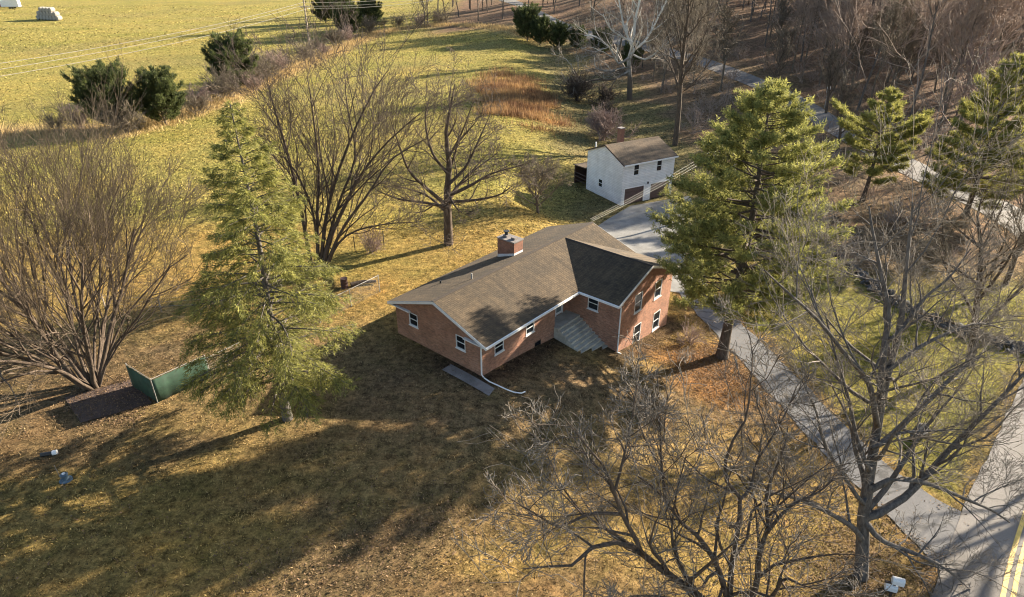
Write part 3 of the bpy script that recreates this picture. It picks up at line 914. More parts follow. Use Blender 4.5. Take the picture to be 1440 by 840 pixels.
# rusty drum and log behind the fence
def lathe(prof, sides=16):
    m = MB()
    for (r0, z0), (r1, z1) in zip(prof[:-1], prof[1:]):
        for k in range(sides):
            a, b = 2 * math.pi * k / sides, 2 * math.pi * (k + 1) / sides
            pts = [(r0 * math.cos(a), r0 * math.sin(a), z0), (r0 * math.cos(b), r0 * math.sin(b), z0), (r1 * math.cos(b), r1 * math.sin(b), z1), (r1 * math.cos(a), r1 * math.sin(a), z1)]
            if r0 < 1e-4: pts = [pts[0], pts[2], pts[3]]
            elif r1 < 1e-4: pts = pts[:3]
            m.poly(pts)
    return m
o = lathe([(0, 0), (.32, 0), (.33, .03), (.30, .06), (.30, .3), (.33, .32), (.30, .34), (.30, .6), (.33, .62), (.30, .64), (.30, .9), (.32, .93), (.29, .92), (0, .9)]).build('metal_drum', M['rust'], smooth=False)
o.location = (-14.6, 51.2, hf(-14.6, 51.2)); tag(o, 'dark red rusty metal drum standing behind the chain-link fence', 'drum')
m = MB(); m.tube([(-14.1, 51.4, hf(-14.1, 51.4) + .2), (-13.2, 51.9, hf(-13.2, 51.9) + .22), (-12.0, 52.1, hf(-12, 52.1) + .2)], .2, 9, .14)
tag(m.build('fallen_log', M['bark_dark']), 'dark log lying on the grass between drum and house', 'log')
# well cap and pipe end on the front lawn
x, y = -25.0, 27.75; z = hf(x, y)
wc_ = tag(empty('well_head', (x, y, z)), 'blue-grey well head with white cap on the shaded front lawn', 'well head')
m = lathe([(.34, -.1), (.34, .03), (.30, .05), (.17, .06), (.16, .34), (.2, .35), (.2, .42), (.16, .45), (0, .46)]); m.build('casing', M['blue_metal'], wc_)
m = lathe([(.09, .455), (.09, .5), (0, .53)]); m.build('cap', M['white'], wc_)
m = MB(); m.tube([(-.34, .1, -.1), (-.4, .1, 1.0)], .018, 6); m.build('stake', M['pole_wood'], wc_)
x, y = -27.1, 29.8; z = hf(x, y)
pe = tag(empty('pipe_end', (x, y, z), R(15)), 'short black pipe with white end lying on the sunlit lawn', 'pipe')
m = MB(); m.tube([(-.5, 0, .12), (.12, 0, .14)], .13, 10); m.build('pipe', M['black_pipe'], pe)
m = MB(); m.tube([(.12, 0, .14), (.36, 0, .15)], .15, 10); m.build('collar', M['white'], pe)
# mulch bed
pts = [(-29.6, 35.3), (-27.0, 32.7), (-23.5, 34.7), (-26.0, 37.5)]
nn_ = 12
La = np.array([np.array(pts[0]) * (1 - t) + np.array(pts[1]) * t for t in np.linspace(0, 1, nn_)]); Lb = np.array([np.array(pts[3]) * (1 - t) + np.array(pts[2]) * t for t in np.linspace(0, 1, nn_)])
tag(ribbon('mulch_bed', La, Lb, 14, .06, M['mulch']), 'dark brown mulch bed at the foot of the many-stemmed tree', 'garden bed', kind='structure')
# mail boxes and boulder by the drive
x, y = 19.75, 23.0; z = hf(x, y)
mb_ = tag(empty('mailbox', (x, y, z), R(-20)), 'pair of white roadside mail boxes on a dark post', 'mailbox')
m = MB(); m.box(-.06, .06, -.06, .06, -.3, 1.0); m.box(-.45, .45, -.05, .05, .86, .95); m.build('post', M['dark_wood'], mb_)
for dx, zz in ((.1, .98), (-.1, .45)):
    m = MB(); n = 8
    prof = [(-.17, 0), (.17, 0), (.17, .2)] + [(.17 * math.cos(math.pi * k / n), .2 + .17 * math.sin(math.pi * k / n)) for k in range(1, n)] + [(-.17, .2)]
    prof = [(p[0] + 0, p[1] + zz) for p in prof]
    A_ = [(dx - .28, p[0], p[1]) for p in prof]; B_ = [(dx + .28, p[0], p[1]) for p in prof]
    m.poly(A_[::-1]); m.poly(B_)
    for i in range(len(prof)):
        j = (i + 1) % len(prof); m.poly([A_[i], A_[j], B_[j], B_[i]])
    bx_ = m.build('box', M['white'], mb_)

def rock_mesh(name, seed, sx, sy, sz):
    import bmesh
    r = random.Random(seed); bm = bmesh.new(); bmesh.ops.create_icosphere(bm, subdivisions=2, radius=1)
    cuts = [(Vector((r.gauss(0, 1), r.gauss(0, 1), r.gauss(0, 1) + .3)).normalized(), r.uniform(.42, .75)) for _ in range(9)]
    for v in bm.verts:
        for n_, d_ in cuts:
            k = v.co.dot(n_)
            if k > d_: v.co -= n_ * (k - d_)
        v.co = Vector((v.co.x * sx, v.co.y * sy, v.co.z * sz)) * r.uniform(.96, 1.04)
    me = bpy.data.meshes.new(name); bm.to_mesh(me); bm.free(); me.materials.append(M['stone']); return me
o = link('boulder', rock_mesh('boulder', 4, 1.0, .75, .7)); o.location = (28.1, 35.6, hf(28.1, 35.6) + .35); o.rotation_euler = (0, .1, .5)
tag(o, 'dark grey boulder on the green grass between driveway and road', 'boulder')
# rubble wall in the grass, right of the drive
wall_line = spline([(33.6, 73), (35.0, 66), (35.6, 60), (36.6, 54.5), (38.0, 51.3), (40.4, 48.6), (43.2, 46.3), (47, 44.4)], .28)
protos = [rock_mesh('stone', s, .34, .28, .24) for s in range(6)]
V = []; Tq = []; base = 0; rr = np.random.RandomState(8)
pv = [(np.array([v.co for v in p.vertices]), np.array([list(f.vertices) for f in p.polygons])) for p in protos]
for (x, y) in wall_line:
    for lay in range(5):
        v, f = pv[rr.randint(6)]
        a = rr.rand() * 6.28; s = rr.uniform(.7, 1.35); c_, s_2 = math.cos(a), math.sin(a)
        off = rr.normal(0, .38, 2); zz = max(0, .75 - abs(off[0]) - abs(off[1])) * rr.rand()
        w = np.stack([v[:, 0] * c_ - v[:, 1] * s_2, v[:, 0] * s_2 + v[:, 1] * c_, v[:, 2]], -1) * s + [x + off[0], y + off[1], hf(x + off[0], y + off[1]) + .1 + zz]
        V.append(w); Tq.append(f + base); base += len(v)
o = link('rubble_wall', np_mesh('rubble_wall', np.concatenate(V), T=np.concatenate(Tq), mat=M['stone'], smooth=False))
tag(o, 'low tumbled wall of dark stones crossing the grass at right', 'stone wall', kind='stuff')
for p in protos: bpy.data.meshes.remove(p)

# sign by the far road
x, y = 62.6, 134.5; z = hf(x, y)
sg = tag(empty('road_sign', (x, y, z), R(18)), 'small white road sign on a post beside the woodland road', 'sign')
m = MB(); m.tube([(0, .03, -.4), (0, .03, 4.2)], .05, 6); m.build('post', M['metal'], sg)
m = MB(); m.box(-.42, .42, -.02, .0, 3.1, 4.2); bd = m.build('board', M['white'], sg)
m = MB()
for q in ([(-.22, .25), (-.06, .25), (.1, .75), (-.04, .75)], [(.04, .25), (.2, .25), (.16, .45), (.08, .45)]):
    m.poly([(p[0], -.0245, 3.1 + p[1]) for p in q])
m.build('arrow_mark', M['black_pipe'], bd)

# utility pole in the field with its wires
def wire(a, b, sag, parent, r=.034, n=22, name='wire'):
    a = Vector(a); b = Vector(b); m = MB()
    pts = [a.lerp(b, i / n) - Vector((0, 0, 4 * sag * (i / n) * (1 - i / n))) for i in range(n + 1)]
    m.tube(pts, r, 4); return m.build(name, M['wire'], parent)
px_, py_ = -52.5, 181.9
pole = tag(empty('utility_pole', (px_, py_, 0)), 'wooden utility pole carrying power lines across the yellow field', 'utility pole')
m = MB(); m.tube([(0, 0, -.5), (0, 0, 16.5)], .24, 10, .17); m.build('shaft', M['pole_wood'], pole)
m = MB(); m.box(-1.2, 1.2, -.06, .06, 12.2, 12.4); m.build('cross_arm', M['pole_wood'], pole)
for k, (dx, dz) in enumerate(((-1.1, 12.5), (0, 13.4), (1.1, 12.0))):
    m = lathe([(0, 0), (.09, 0), (.12, .1), (.08, .16), (.1, .24), (0, .26)], 8); ins = m.build('insulator', M['white'], pole); ins.location = (dx, 0, dz - .2)
    wire((dx, 0, dz), (-45.5 + dx * 1.4, -109, 9.5 + (dz - 12.6) * 1.3), 2.2, pole)
    wire((dx, 0, dz), (62 + dx, 76, 19.0 + (dz - 12.6)), 3.4, pole)
wire((0, 0, 14.8), (-100, 12, 14.5), 1.2, pole, .022)
# service wires from the house to the pole behind the pine
x, y = 27.0, 78.0; z = hf(x, y)
sp = tag(empty('service_pole', (x, y, z)), 'wooden pole behind the big pine holding the house service wires', 'utility pole')
m = MB(); m.tube([(0, 0, -.5), (0, 0, 10.5)], .17, 10, .13); m.build('shaft', M['pole_wood'], sp)
hx, hy = house_pt(19.5, 5.2)
for k in range(3):
    wire((0, .1 * k, 9.9 - .5 * k), (hx - x + .12 * k, hy - y - .1 * k, 4.75 - z - .05 * k), .35, sp, .006, 14)

# hay bales and trailer at the far corner of the field
def bale_mesh():
    n = 18; m = MB(); rings = []
    for xx, rr_ in ((-.75, .78), (-.65, .86), (.65, .86), (.75, .78)):
        rings.append([(xx, rr_ * math.cos(2 * math.pi * k / n), .86 + rr_ * math.sin(2 * math.pi * k / n)) for k in range(n)])
    for a, b in zip(rings[:-1], rings[1:]):
        for k in range(n):
            k2 = (k + 1) % n; m.poly([a[k], a[k2], b[k2], b[k]])
    m.poly(rings[0][::-1]); m.poly(rings[-1])
    o = m.build('hay_bale', M['bale_wrap'], smooth=False); return o
b0 = bale_mesh(); first = True
for lay, cnt in ((0, 7), (1, 6), (2, 4)):
    for row in (0, 1):
        for i in range(cnt):
            o = b0 if first else b0.copy()
            if not first: COL.objects.link(o)
            first = False
            s = (i - (cnt - 1) / 2) * 1.75
            X = -181 + s * .93 - row * .6; Y = 279 - s * .36 + row * 1.6
            o.location = (X, Y, hf(X, Y) + lay * 1.45); o.rotation_euler = (0, 0, R(69))
            tag(o, 'grey weathered round hay bale in the stack at the field corner', 'hay bale', 'hay bales stacked at the far field corner')
tr = tag(empty('trailer', (-231, 330, hf(-231, 330)), R(8)), 'white box trailer with red end parked at the field corner', 'trailer')
def boxp(nm, mt, *d):
    m = MB(); m.box(*d); return m.build(nm, M[mt], tr)
boxp('body', 'white', -2.5, 5, -1.2, 1.2, .9, 3.6); boxp('end', 'trailer_red', -6.5, -2.51, -1.15, 1.15, .8, 3.0); boxp('roof', 'lead', -2.55, 5.05, -1.25, 1.25, 3.604, 3.7)
boxp('chassis', 'black_pipe', -6, 6.2, -.5, .5, .6, .79)
for wx in (-5, 1.0, 2.1):
    for wy in (-1.1, 1.1):
        m = MB(); m.tube([(wx, wy - .12, .45), (wx, wy + .12, .45)], .45, 14); m.build('wheel', M['black_pipe'], tr)

# ------------------------------------------------------------------ tree growing
def rebase(root, loc):
    root.location = loc
    for ch in root.children:
        ch.location = tuple(-np.array(loc))

def resample(pts, n):
    """smooth curve of n points through traced points (x, y, z, r)"""
    P = np.array(pts, float)
    Q = np.concatenate([[2 * P[0] - P[1]], P, [2 * P[-1] - P[-2]]])
    out = []
    for i in range(1, len(Q) - 2):
        t = np.linspace(0, 1, 8, endpoint=False)[:, None]
        p0, p1, p2, p3 = Q[i - 1], Q[i], Q[i + 1], Q[i + 2]
        out.append(0.5 * (2 * p1 + (p2 - p0) * t + (2 * p0 - 5 * p1 + 4 * p2 - p3) * t ** 2 + (3 * p1 - p0 - 3 * p2 + p3) * t ** 3))
    C = np.concatenate(out + [P[-1:]])
    s = np.concatenate([[0], np.cumsum(np.linalg.norm(np.diff(C[:, :3], axis=0), axis=1))])
    u = np.linspace(0, s[-1], n)
    return np.stack([np.interp(u, s, C[:, i]) for i in range(4)], -1), s[-1]

def spawn(rs, P, Rr, L, k, t=(0.2, 1), ang=(0.5, 1.1), lr=(0.3, 0.6), n=5, wig=0.12, up=0.05, rmin=0.01, rr=0.6, drop=0.15, taper=0.6):
    """children of every branch in the batch: P (B, np, 3), Rr (B, np), L (B)"""
    B, npt = P.shape[:2]
    par = np.repeat(np.arange(B), k)
    m = len(par)
    tt = t[0] + (t[1] - t[0]) * (np.tile(np.arange(k), B) + rs.rand(m)) / k
    keep = rs.rand(m) > drop
    par, tt = par[keep], tt[keep]; m = len(par)
    s = np.clip(tt * (npt - 1), 0, npt - 1.001); i = s.astype(int); f = (s - i)[:, None]
    a, b = P[par, i], P[par, i + 1]
    pos = a * (1 - f) + b * f
    tan = nrm(b - a)
    rad = Rr[par, i] * (1 - f[:, 0]) + Rr[par, i + 1] * f[:, 0]
    perp = nrm(np.cross(tan, rs.normal(size=(m, 3))))
    an = rs.uniform(ang[0], ang[1], m)[:, None]
    d = nrm(tan * np.cos(an) + perp * np.sin(an) + np.array([0, 0, up * 1.5]))
    ln = L[par] * rs.uniform(lr[0], lr[1], m) * (1 + taper / 2 - taper * tt)
    pts = [pos]
    for q in range(n - 1):
        d = nrm(d + rs.normal(0, wig, (m, 3)) + np.array([0, 0, up]))
        pts.append(pts[-1] + d * (ln / (n - 1))[:, None])
    C = np.stack(pts, 1)
    r0 = np.minimum(rad * rr, ln * 0.035)
    fr = np.linspace(0, 1, n)[None]
    return C, np.maximum(r0[:, None] * (1 - fr) ** 0.9, rmin), ln

def tubes(batches):
    """one mesh's arrays from [(P, R, sides)]"""
    VV = []; QQ = []; base = 0
    for P, Rr, sides in batches:
        B, n = P.shape[:2]
        if B == 0: continue
        T = nrm(np.gradient(P, axis=1))
        ref = np.where(np.abs(T[:, :1, 2:3]) < 0.8, np.array([0, 0, 1.0]), np.array([1.0, 0.2, 0]))
        A = nrm(np.cross(T, np.broadcast_to(ref, T.shape))); Bv = np.cross(T, A)
        an = np.arange(sides) * 2 * math.pi / sides
        ring = P[:, :, None] + Rr[:, :, None, None] * (np.cos(an)[None, None, :, None] * A[:, :, None] + np.sin(an)[None, None, :, None] * Bv[:, :, None])
        VV.append(ring.reshape(-1, 3))
        I = base + np.arange(B * n * sides).reshape(B, n, sides)
        J = np.roll(I, -1, axis=2)
        QQ.append(np.stack([I[:, :-1], J[:, :-1], J[:, 1:], I[:, 1:]], -1).reshape(-1, 4))
        base += B * n * sides
    return np.concatenate(VV), np.concatenate(QQ)

def limb_batch(limbs, n=10):
    P, Rr, L = [], [], []
    for li, l in enumerate(limbs):
        if li and P:                        # root every limb inside the stem it leaves
            A = np.concatenate(P); d = np.linalg.norm(A - np.array(l[0][:3]), axis=1); j = int(d.argmin())
            if .02 < d[j] < 1.6: l = [(*(A[j] - np.array([0, 0, .12])), l[0][3] * 1.15)] + list(l)
        c, s = resample(l, n); P.append(c[:, :3]); Rr.append(np.maximum(c[:, 3], .01)); L.append(s)
    return np.array(P), np.array(Rr), np.array(L)

def bare_tree(name, label, group, seed, limbs, levels, bark, twig, base, nsec=10, sides0=9, rel=False, cat='tree'):
    """limbs: traced main stems; levels: list of spawn() settings, (sides, settings)"""
    rs = np.random.RandomState(seed)
    P, Rr, L = limb_batch(limbs, nsec)
    if not rel: P = P - np.array(base)
    trunk = [(P, Rr, sides0)]; crown = []
    for li, (sides, kw) in enumerate(levels):
        P, Rr, L = spawn(rs, P, Rr, L, **kw)
        (trunk if li == 0 and sides > 4 else crown).append((P, Rr, sides))
    root = tag(empty(name, base), label, cat, group)
    V, Q = tubes(trunk); link('trunk', np_mesh('trunk', V, Q=Q, mat=M[bark]), root)
    V, Q = tubes(crown); link('crown', np_mesh('crown', V, Q=Q, mat=M[twig]), root)
    return root

def needles(rs, C, D, per, size, width, spread, lo, hi, bright=None):
    m = len(C)
    C = np.repeat(C, per, 0); D = np.repeat(D, per, 0)
    d = nrm(D + rs.normal(0, spread, C.shape))
    sd = nrm(np.cross(d, rs.normal(size=C.shape))) * width * rs.uniform(.7, 1.3, (len(C), 1))
    c = C + rs.normal(0, size * .25, C.shape)
    ln = size * rs.uniform(.6, 1.3, (len(C), 1))
    V = np.stack([c - sd, c + sd, c + d * ln], 1).reshape(-1, 3)
    T = np.arange(len(V)).reshape(-1, 3)
    k = rs.rand(m) if bright is None else np.clip(bright + rs.normal(0, .18, m), 0, 1)
    col = np.array(lo) * (1 - k[:, None]) + np.array(hi) * k[:, None]
    return V, T, np.repeat(np.repeat(col, per, 0), 3, 0)

def conifer(name, label, group, seed, base, h, rad, f0, nb, profile, rise, curve, twigs_per_m, tuft, trunk_r, lo, hi, lean=(0, 0), bark='bark_brown', whorl=0, side_len=(.3, .5), inner=.15, cat='tree'):
    """trunk with branches all round, each branch carrying side sprays of needles"""
    rs = np.random.RandomState(seed)
    n = 12; fz = np.linspace(0, 1, n)
    TP = np.stack([lean[0] * fz + .12 * np.sin(fz * 7 + seed), lean[1] * fz + .1 * np.sin(fz * 5 + seed * 2), fz * h], -1)
    TR = np.maximum(trunk_r * (1 - fz) ** .8, .03); TR[0] *= 1.35; TP[0, 2] = -.4
    f = f0 + (1 - f0) * (np.arange(nb) + rs.rand(nb)) / nb
    if whorl:
        f = f0 + (1 - f0) * (np.round((f - f0) / (1 - f0) * whorl) / whorl) + rs.normal(0, .008, nb)
        f = np.clip(f, f0, .99)
    az = np.arange(nb) * 2.39996 + rs.normal(0, .35, nb)
    ln = rad * profile(f) * rs.uniform(.72, 1.12, nb)
    st = np.stack([np.interp(f, fz, TP[:, i]) for i in range(3)], -1)
    nbp = 6; s = np.linspace(0, 1, nbp)[None, :, None]
    hd = np.stack([np.cos(az), np.sin(az), 0 * az], -1)[:, None]
    wob = np.stack([-np.sin(az), np.cos(az), 0 * az], -1)[:, None] * rs.normal(0, .08, (nb, 1, 1)) * s ** 2
    ri = rise(f)[:, None, None]; cu = curve(f)[:, None, None]
    BP = st[:, None] + ln[:, None, None] * (hd * s + wob + np.array([0, 0, 1.0]) * (ri * s + cu * s ** 2))
    BR = np.maximum(np.minimum(.018 * ln, trunk_r * .4)[:, None] * (1 - np.linspace(0, 1, nbp)[None]), .012)
    # side sprays
    k = np.maximum(2, (ln * twigs_per_m).astype(int)); par = np.repeat(np.arange(nb), k); m = len(par)
    t = inner + (1 - inner) * rs.rand(m) ** .8
    q = np.clip(t * (nbp - 1), 0, nbp - 1.001); i = q.astype(int); fr = (q - i)[:, None]
    a, b = BP[par, i], BP[par, i + 1]; pos = a * (1 - fr) + b * fr; tan = nrm(b - a)
    sd = nrm(np.cross(tan, np.array([0, 0, 1.0]))) * np.where(rs.rand(m, 1) < .5, -1, 1)
    d = nrm(tan * .75 + sd * rs.uniform(.3, 1.0, (m, 1)) + rs.normal(0, .16, (m, 3)) + np.array([0, 0, tuft['droop']]))
    tl = np.minimum(ln[par] * rs.uniform(*side_len, m) * (1.1 - .75 * t), tuft['maxlen'])
    u = np.linspace(0, 1, 3)[None, :, None]
    SP = pos[:, None] + d[:, None] * tl[:, None, None] * u + np.array([0, 0, 1.0]) * (tuft['bend'] * tl[:, None, None] * u ** 2)
    SR = np.broadcast_to(np.array([.012, .009, .006])[None], (m, 3))
    # tufts along the sprays
    kk = tuft['n']; ut = (np.tile(np.arange(kk), m) + rs.rand(m * kk)) / kk
    p2 = np.repeat(np.arange(m), kk)
    C = pos[p2] + d[p2] * (tl[p2] * ut)[:, None] + np.array([0, 0, 1.0]) * (tuft['bend'] * tl[p2] * ut ** 2)[:, None]
    C = C + rs.normal(0, tuft['jit'], C.shape)
    D = nrm(d[p2] + np.array([0, 0, tuft['up']]))
    bri = np.clip(rs.normal(.5, .22, m)[p2], 0, 1)
    V, T, col = needles(rs, C, D, tuft['per'], tuft['size'], tuft['width'], tuft['spread'], lo, hi, bri)
    root = tag(empty(name, base), label, cat, group)
    tv, tq = tubes([(TP[None], TR[None], 10), (BP, BR, 4), (SP[::2], SR[::2], 3)])
    link('trunk', np_mesh('trunk', tv, Q=tq, mat=M[bark]), root)
    link('crown', np_mesh('crown', V, T=T, mat=M['needles'], tint=col, smooth=False), root)
    return root

# main stems of the individual trees: (x, y, z, radius) in metres
FG=[
 [(18.84,24.09,-4.03,0.385),(18.59,24.24,-2.43,0.344),(17.89,24.39,1.05,0.296),(17.67,24.54,3.31,0.256),(17.47,24.69,5.31,0.219),(17.16,24.84,8.39,0.181),(17.19,24.99,10.24,0.147),(17.05,25.14,12.51,0.115),(16.85,25.29,13.82,0.085),(16.48,25.44,16.14,0.056),(16.38,25.59,17.17,0.029)],
 [(16.97,24.59,8.05,0.18),(16.7,24.99,10.4,0.147),(16.66,25.39,12.11,0.116),(16.13,25.79,13.67,0.087),(15.47,26.19,15.51,0.058),(15.19,26.59,16.65,0.03)],
 [(17.13,24.39,6.55,0.15),(15.87,24.03,9.25,0.12),(14.28,23.67,10.99,0.094),(12.48,23.31,12.96,0.07),(10.68,22.95,14.55,0.047),(9.59,22.59,15.56,0.027)],
 [(18.15,24.09,1.02,0.233),(19.43,24.51,1.57,0.207),(20.3,24.92,1.84,0.181),(21.32,25.34,3.18,0.153),(22.36,25.76,4.53,0.125),(23.95,26.17,6.86,0.096),(25.05,26.59,8.26,0.069)],
 [(17.72,24.09,2.95,0.174),(18.57,24.26,3.35,0.151),(19.65,24.42,3.19,0.129),(21.06,24.59,2.65,0.107),(23.2,24.76,1.52,0.085),(24.8,24.92,0.65,0.061),(26.3,25.09,-0.45,0.038)],
 [(17.12,24.09,5.52,0.168),(18.45,24.89,5.84,0.15),(19.65,25.69,6.37,0.132),(20.82,26.49,6.63,0.113),(22.23,27.29,7.56,0.092),(23.79,28.09,8.1,0.072)],
 [(17.58,24.09,1.85,0.124),(16.25,23.84,3.52,0.099),(14.42,23.59,6.17,0.074),(13.42,23.34,8.33,0.051),(12.23,23.09,10.3,0.03)],
 [(18.11,24.09,-0.65,0.165),(16.73,23.59,1.06,0.128),(13.76,23.09,3.2,0.093),(11.64,22.59,4.28,0.061),(10.12,22.09,5.63,0.032)],
 [(17.0,24.69,9.56,0.112),(18.3,25.16,10.4,0.092),(19.71,25.64,10.86,0.073),(21.37,26.12,11.14,0.053),(23.02,26.59,10.59,0.033)],
 [(17.19,24.09,4.19,0.12),(16.48,24.59,5.66,0.098),(15.81,25.09,7.68,0.075),(14.94,25.59,9.74,0.053),(14.21,26.09,11.72,0.032)],
 [(17.97,24.09,0.62,0.162),(18.94,23.89,-0.43,0.132),(20.89,23.69,-1.24,0.101),(22.5,23.49,-2.06,0.069),(24.4,23.29,-3.74,0.038)],
 [(17.0,24.89,11.32,0.094),(18.14,25.56,12.74,0.07),(19.4,26.22,13.45,0.047),(20.4,26.89,14.54,0.024)],
]
RT=[
 [(37.22,44.59,-3.81,0.318),(36.8,44.79,-1.49,0.261),(35.81,44.99,3.21,0.202),(34.98,45.19,6.68,0.148),(34.15,45.39,8.58,0.099),(34.06,45.59,10.16,0.052)],
 [(36.48,44.59,-0.05,0.168),(38.11,45.26,0.86,0.126),(40.0,45.92,3.03,0.083),(41.28,46.59,4.56,0.042)],
 [(35.91,44.59,2.49,0.136),(36.45,44.09,5.74,0.085),(36.25,43.59,8.21,0.038)],
 [(35.39,44.59,3.72,0.135),(32.48,43.92,5.53,0.1),(29.67,43.26,6.69,0.068),(27.47,42.59,7.82,0.037)],
 [(34.61,44.59,6.66,0.105),(33.32,45.59,7.66,0.073),(32.25,46.59,8.68,0.04)],
 [(36.53,44.59,-0.7,0.112),(33.5,44.09,0.89,0.076),(30.77,43.59,1.8,0.04)],
]
BT=[
 [(10.39,18.6,-2.5,0.33),(10.03,18.6,-0.72,0.286),(9.48,18.6,1.21,0.245)],
 [(9.63,18.6,0.26,0.182),(7.86,18.32,2.49,0.157),(5.64,18.04,4.84,0.133),(4.84,17.77,5.97,0.114),(4.01,17.49,6.67,0.096),(3.16,17.21,6.84,0.08),(2.44,16.93,6.56,0.065),(2.09,16.66,6.32,0.05),(1.28,16.38,6.7,0.035),(0.38,16.1,6.92,0.02)],
 [(4.99,17.4,6.05,0.105),(4.6,17.47,6.92,0.091),(3.98,17.53,8.21,0.076),(3.64,17.6,9.29,0.062),(3.18,17.67,10.37,0.049),(2.72,17.73,10.96,0.037),(1.81,17.8,12.25,0.024)],
 [(3.7,17.6,9.19,0.06),(3.96,17.93,10.46,0.046),(4.16,18.27,11.66,0.033),(4.3,18.6,13.0,0.02)],
 [(4.02,17.6,8.03,0.072),(2.79,17.1,8.55,0.057),(1.67,16.6,8.49,0.044),(0.96,16.1,9.47,0.031),(-0.39,15.6,11.1,0.018)],
 [(9.59,18.6,0.5,0.145),(8.58,18.84,3.59,0.117),(7.53,19.08,5.28,0.093),(6.96,19.32,5.63,0.072),(5.89,19.56,7.15,0.049),(5.02,19.8,7.79,0.028)],
 [(6.14,19.4,6.85,0.067),(5.87,19.8,8.53,0.051),(5.72,20.2,10.22,0.036),(5.46,20.6,12.37,0.021)],
 [(9.45,18.6,0.98,0.144),(9.16,18.81,3.06,0.124),(9.11,19.03,5.58,0.105),(9.07,19.24,7.08,0.088),(8.51,19.46,7.63,0.073),(8.32,19.67,9.12,0.057),(8.89,19.89,10.68,0.041),(8.83,20.1,12.39,0.026)],
 [(9.05,19.2,7.13,0.077),(9.52,19.55,7.54,0.064),(9.66,19.9,8.33,0.05),(10.34,20.25,9.83,0.036),(10.89,20.6,11.21,0.022)],
 [(9.89,18.6,-0.22,0.158),(10.42,18.97,2.24,0.133),(10.36,19.33,3.99,0.11),(10.71,19.7,4.84,0.09),(10.45,20.07,6.65,0.069),(10.89,20.43,8.33,0.048),(11.03,20.8,9.49,0.028)],
 [(10.55,19.4,5.17,0.081),(11.29,19.63,6.29,0.061),(12.42,19.87,6.85,0.042),(13.11,20.1,7.43,0.023)],
 [(9.91,18.4,0.06,0.108),(10.64,17.95,3.11,0.082),(10.63,17.5,4.69,0.06),(11.08,17.05,4.85,0.04),(11.6,16.6,5.74,0.021)],
 [(9.22,18.1,1.89,0.104),(6.73,17.27,3.66,0.073),(4.78,16.43,5.05,0.045),(3.31,15.6,5.68,0.02)],
 [(7.76,18.1,2.78,0.081),(6.91,18.35,4.19,0.065),(6.38,18.6,5.53,0.05),(6.34,18.85,7.59,0.035),(6.57,19.1,9.52,0.021)],
]
VT=[
 [(-17.85,54.5,-0.76,0.492),(-17.7,54.5,0.84,0.35)],
 [(-18.3,54.5,-0.25,0.222),(-18.45,54.7,3.55,0.181),(-18.67,54.9,7.47,0.141),(-19.14,55.1,11.77,0.103),(-19.6,55.3,14.67,0.068),(-19.88,55.5,16.44,0.035)],
 [(-17.78,54.5,-0.25,0.199),(-17.34,55.0,4.79,0.154),(-16.73,55.5,9.19,0.112),(-16.67,56.0,13.93,0.072),(-16.84,56.5,16.99,0.035)],
 [(-17.52,54.5,-0.25,0.245),(-16.15,54.3,3.38,0.198),(-14.47,54.1,6.46,0.153),(-12.7,53.9,9.38,0.111),(-10.2,53.7,12.15,0.072),(-7.4,53.5,14.49,0.034)],
 [(-17.65,54.5,-0.25,0.199),(-16.52,54.8,4.87,0.161),(-15.16,55.1,8.68,0.127),(-13.09,55.4,12.89,0.094),(-11.03,55.7,16.29,0.063),(-10.12,56.0,17.36,0.035)],
 [(-17.35,54.5,-0.47,0.134),(-15.62,54.12,2.76,0.105),(-13.72,53.75,4.29,0.078),(-10.78,53.38,5.1,0.052),(-7.94,53.0,5.45,0.027)],
 [(-17.32,54.5,-0.25,0.177),(-15.03,54.0,4.18,0.136),(-12.05,53.5,7.95,0.099),(-9.91,53.0,10.87,0.066),(-6.82,52.5,12.76,0.034)],
 [(-17.67,54.5,0.12,0.134),(-17.38,54.25,5.75,0.102),(-18.25,54.0,9.66,0.075),(-19.28,53.75,11.25,0.05),(-20.1,53.5,12.78,0.026)],
 [(-17.6,54.5,0.12,0.156),(-15.33,55.0,6.13,0.12),(-13.39,55.5,10.44,0.087),(-13.75,56.0,14.52,0.056),(-13.71,56.5,17.27,0.026)],
]
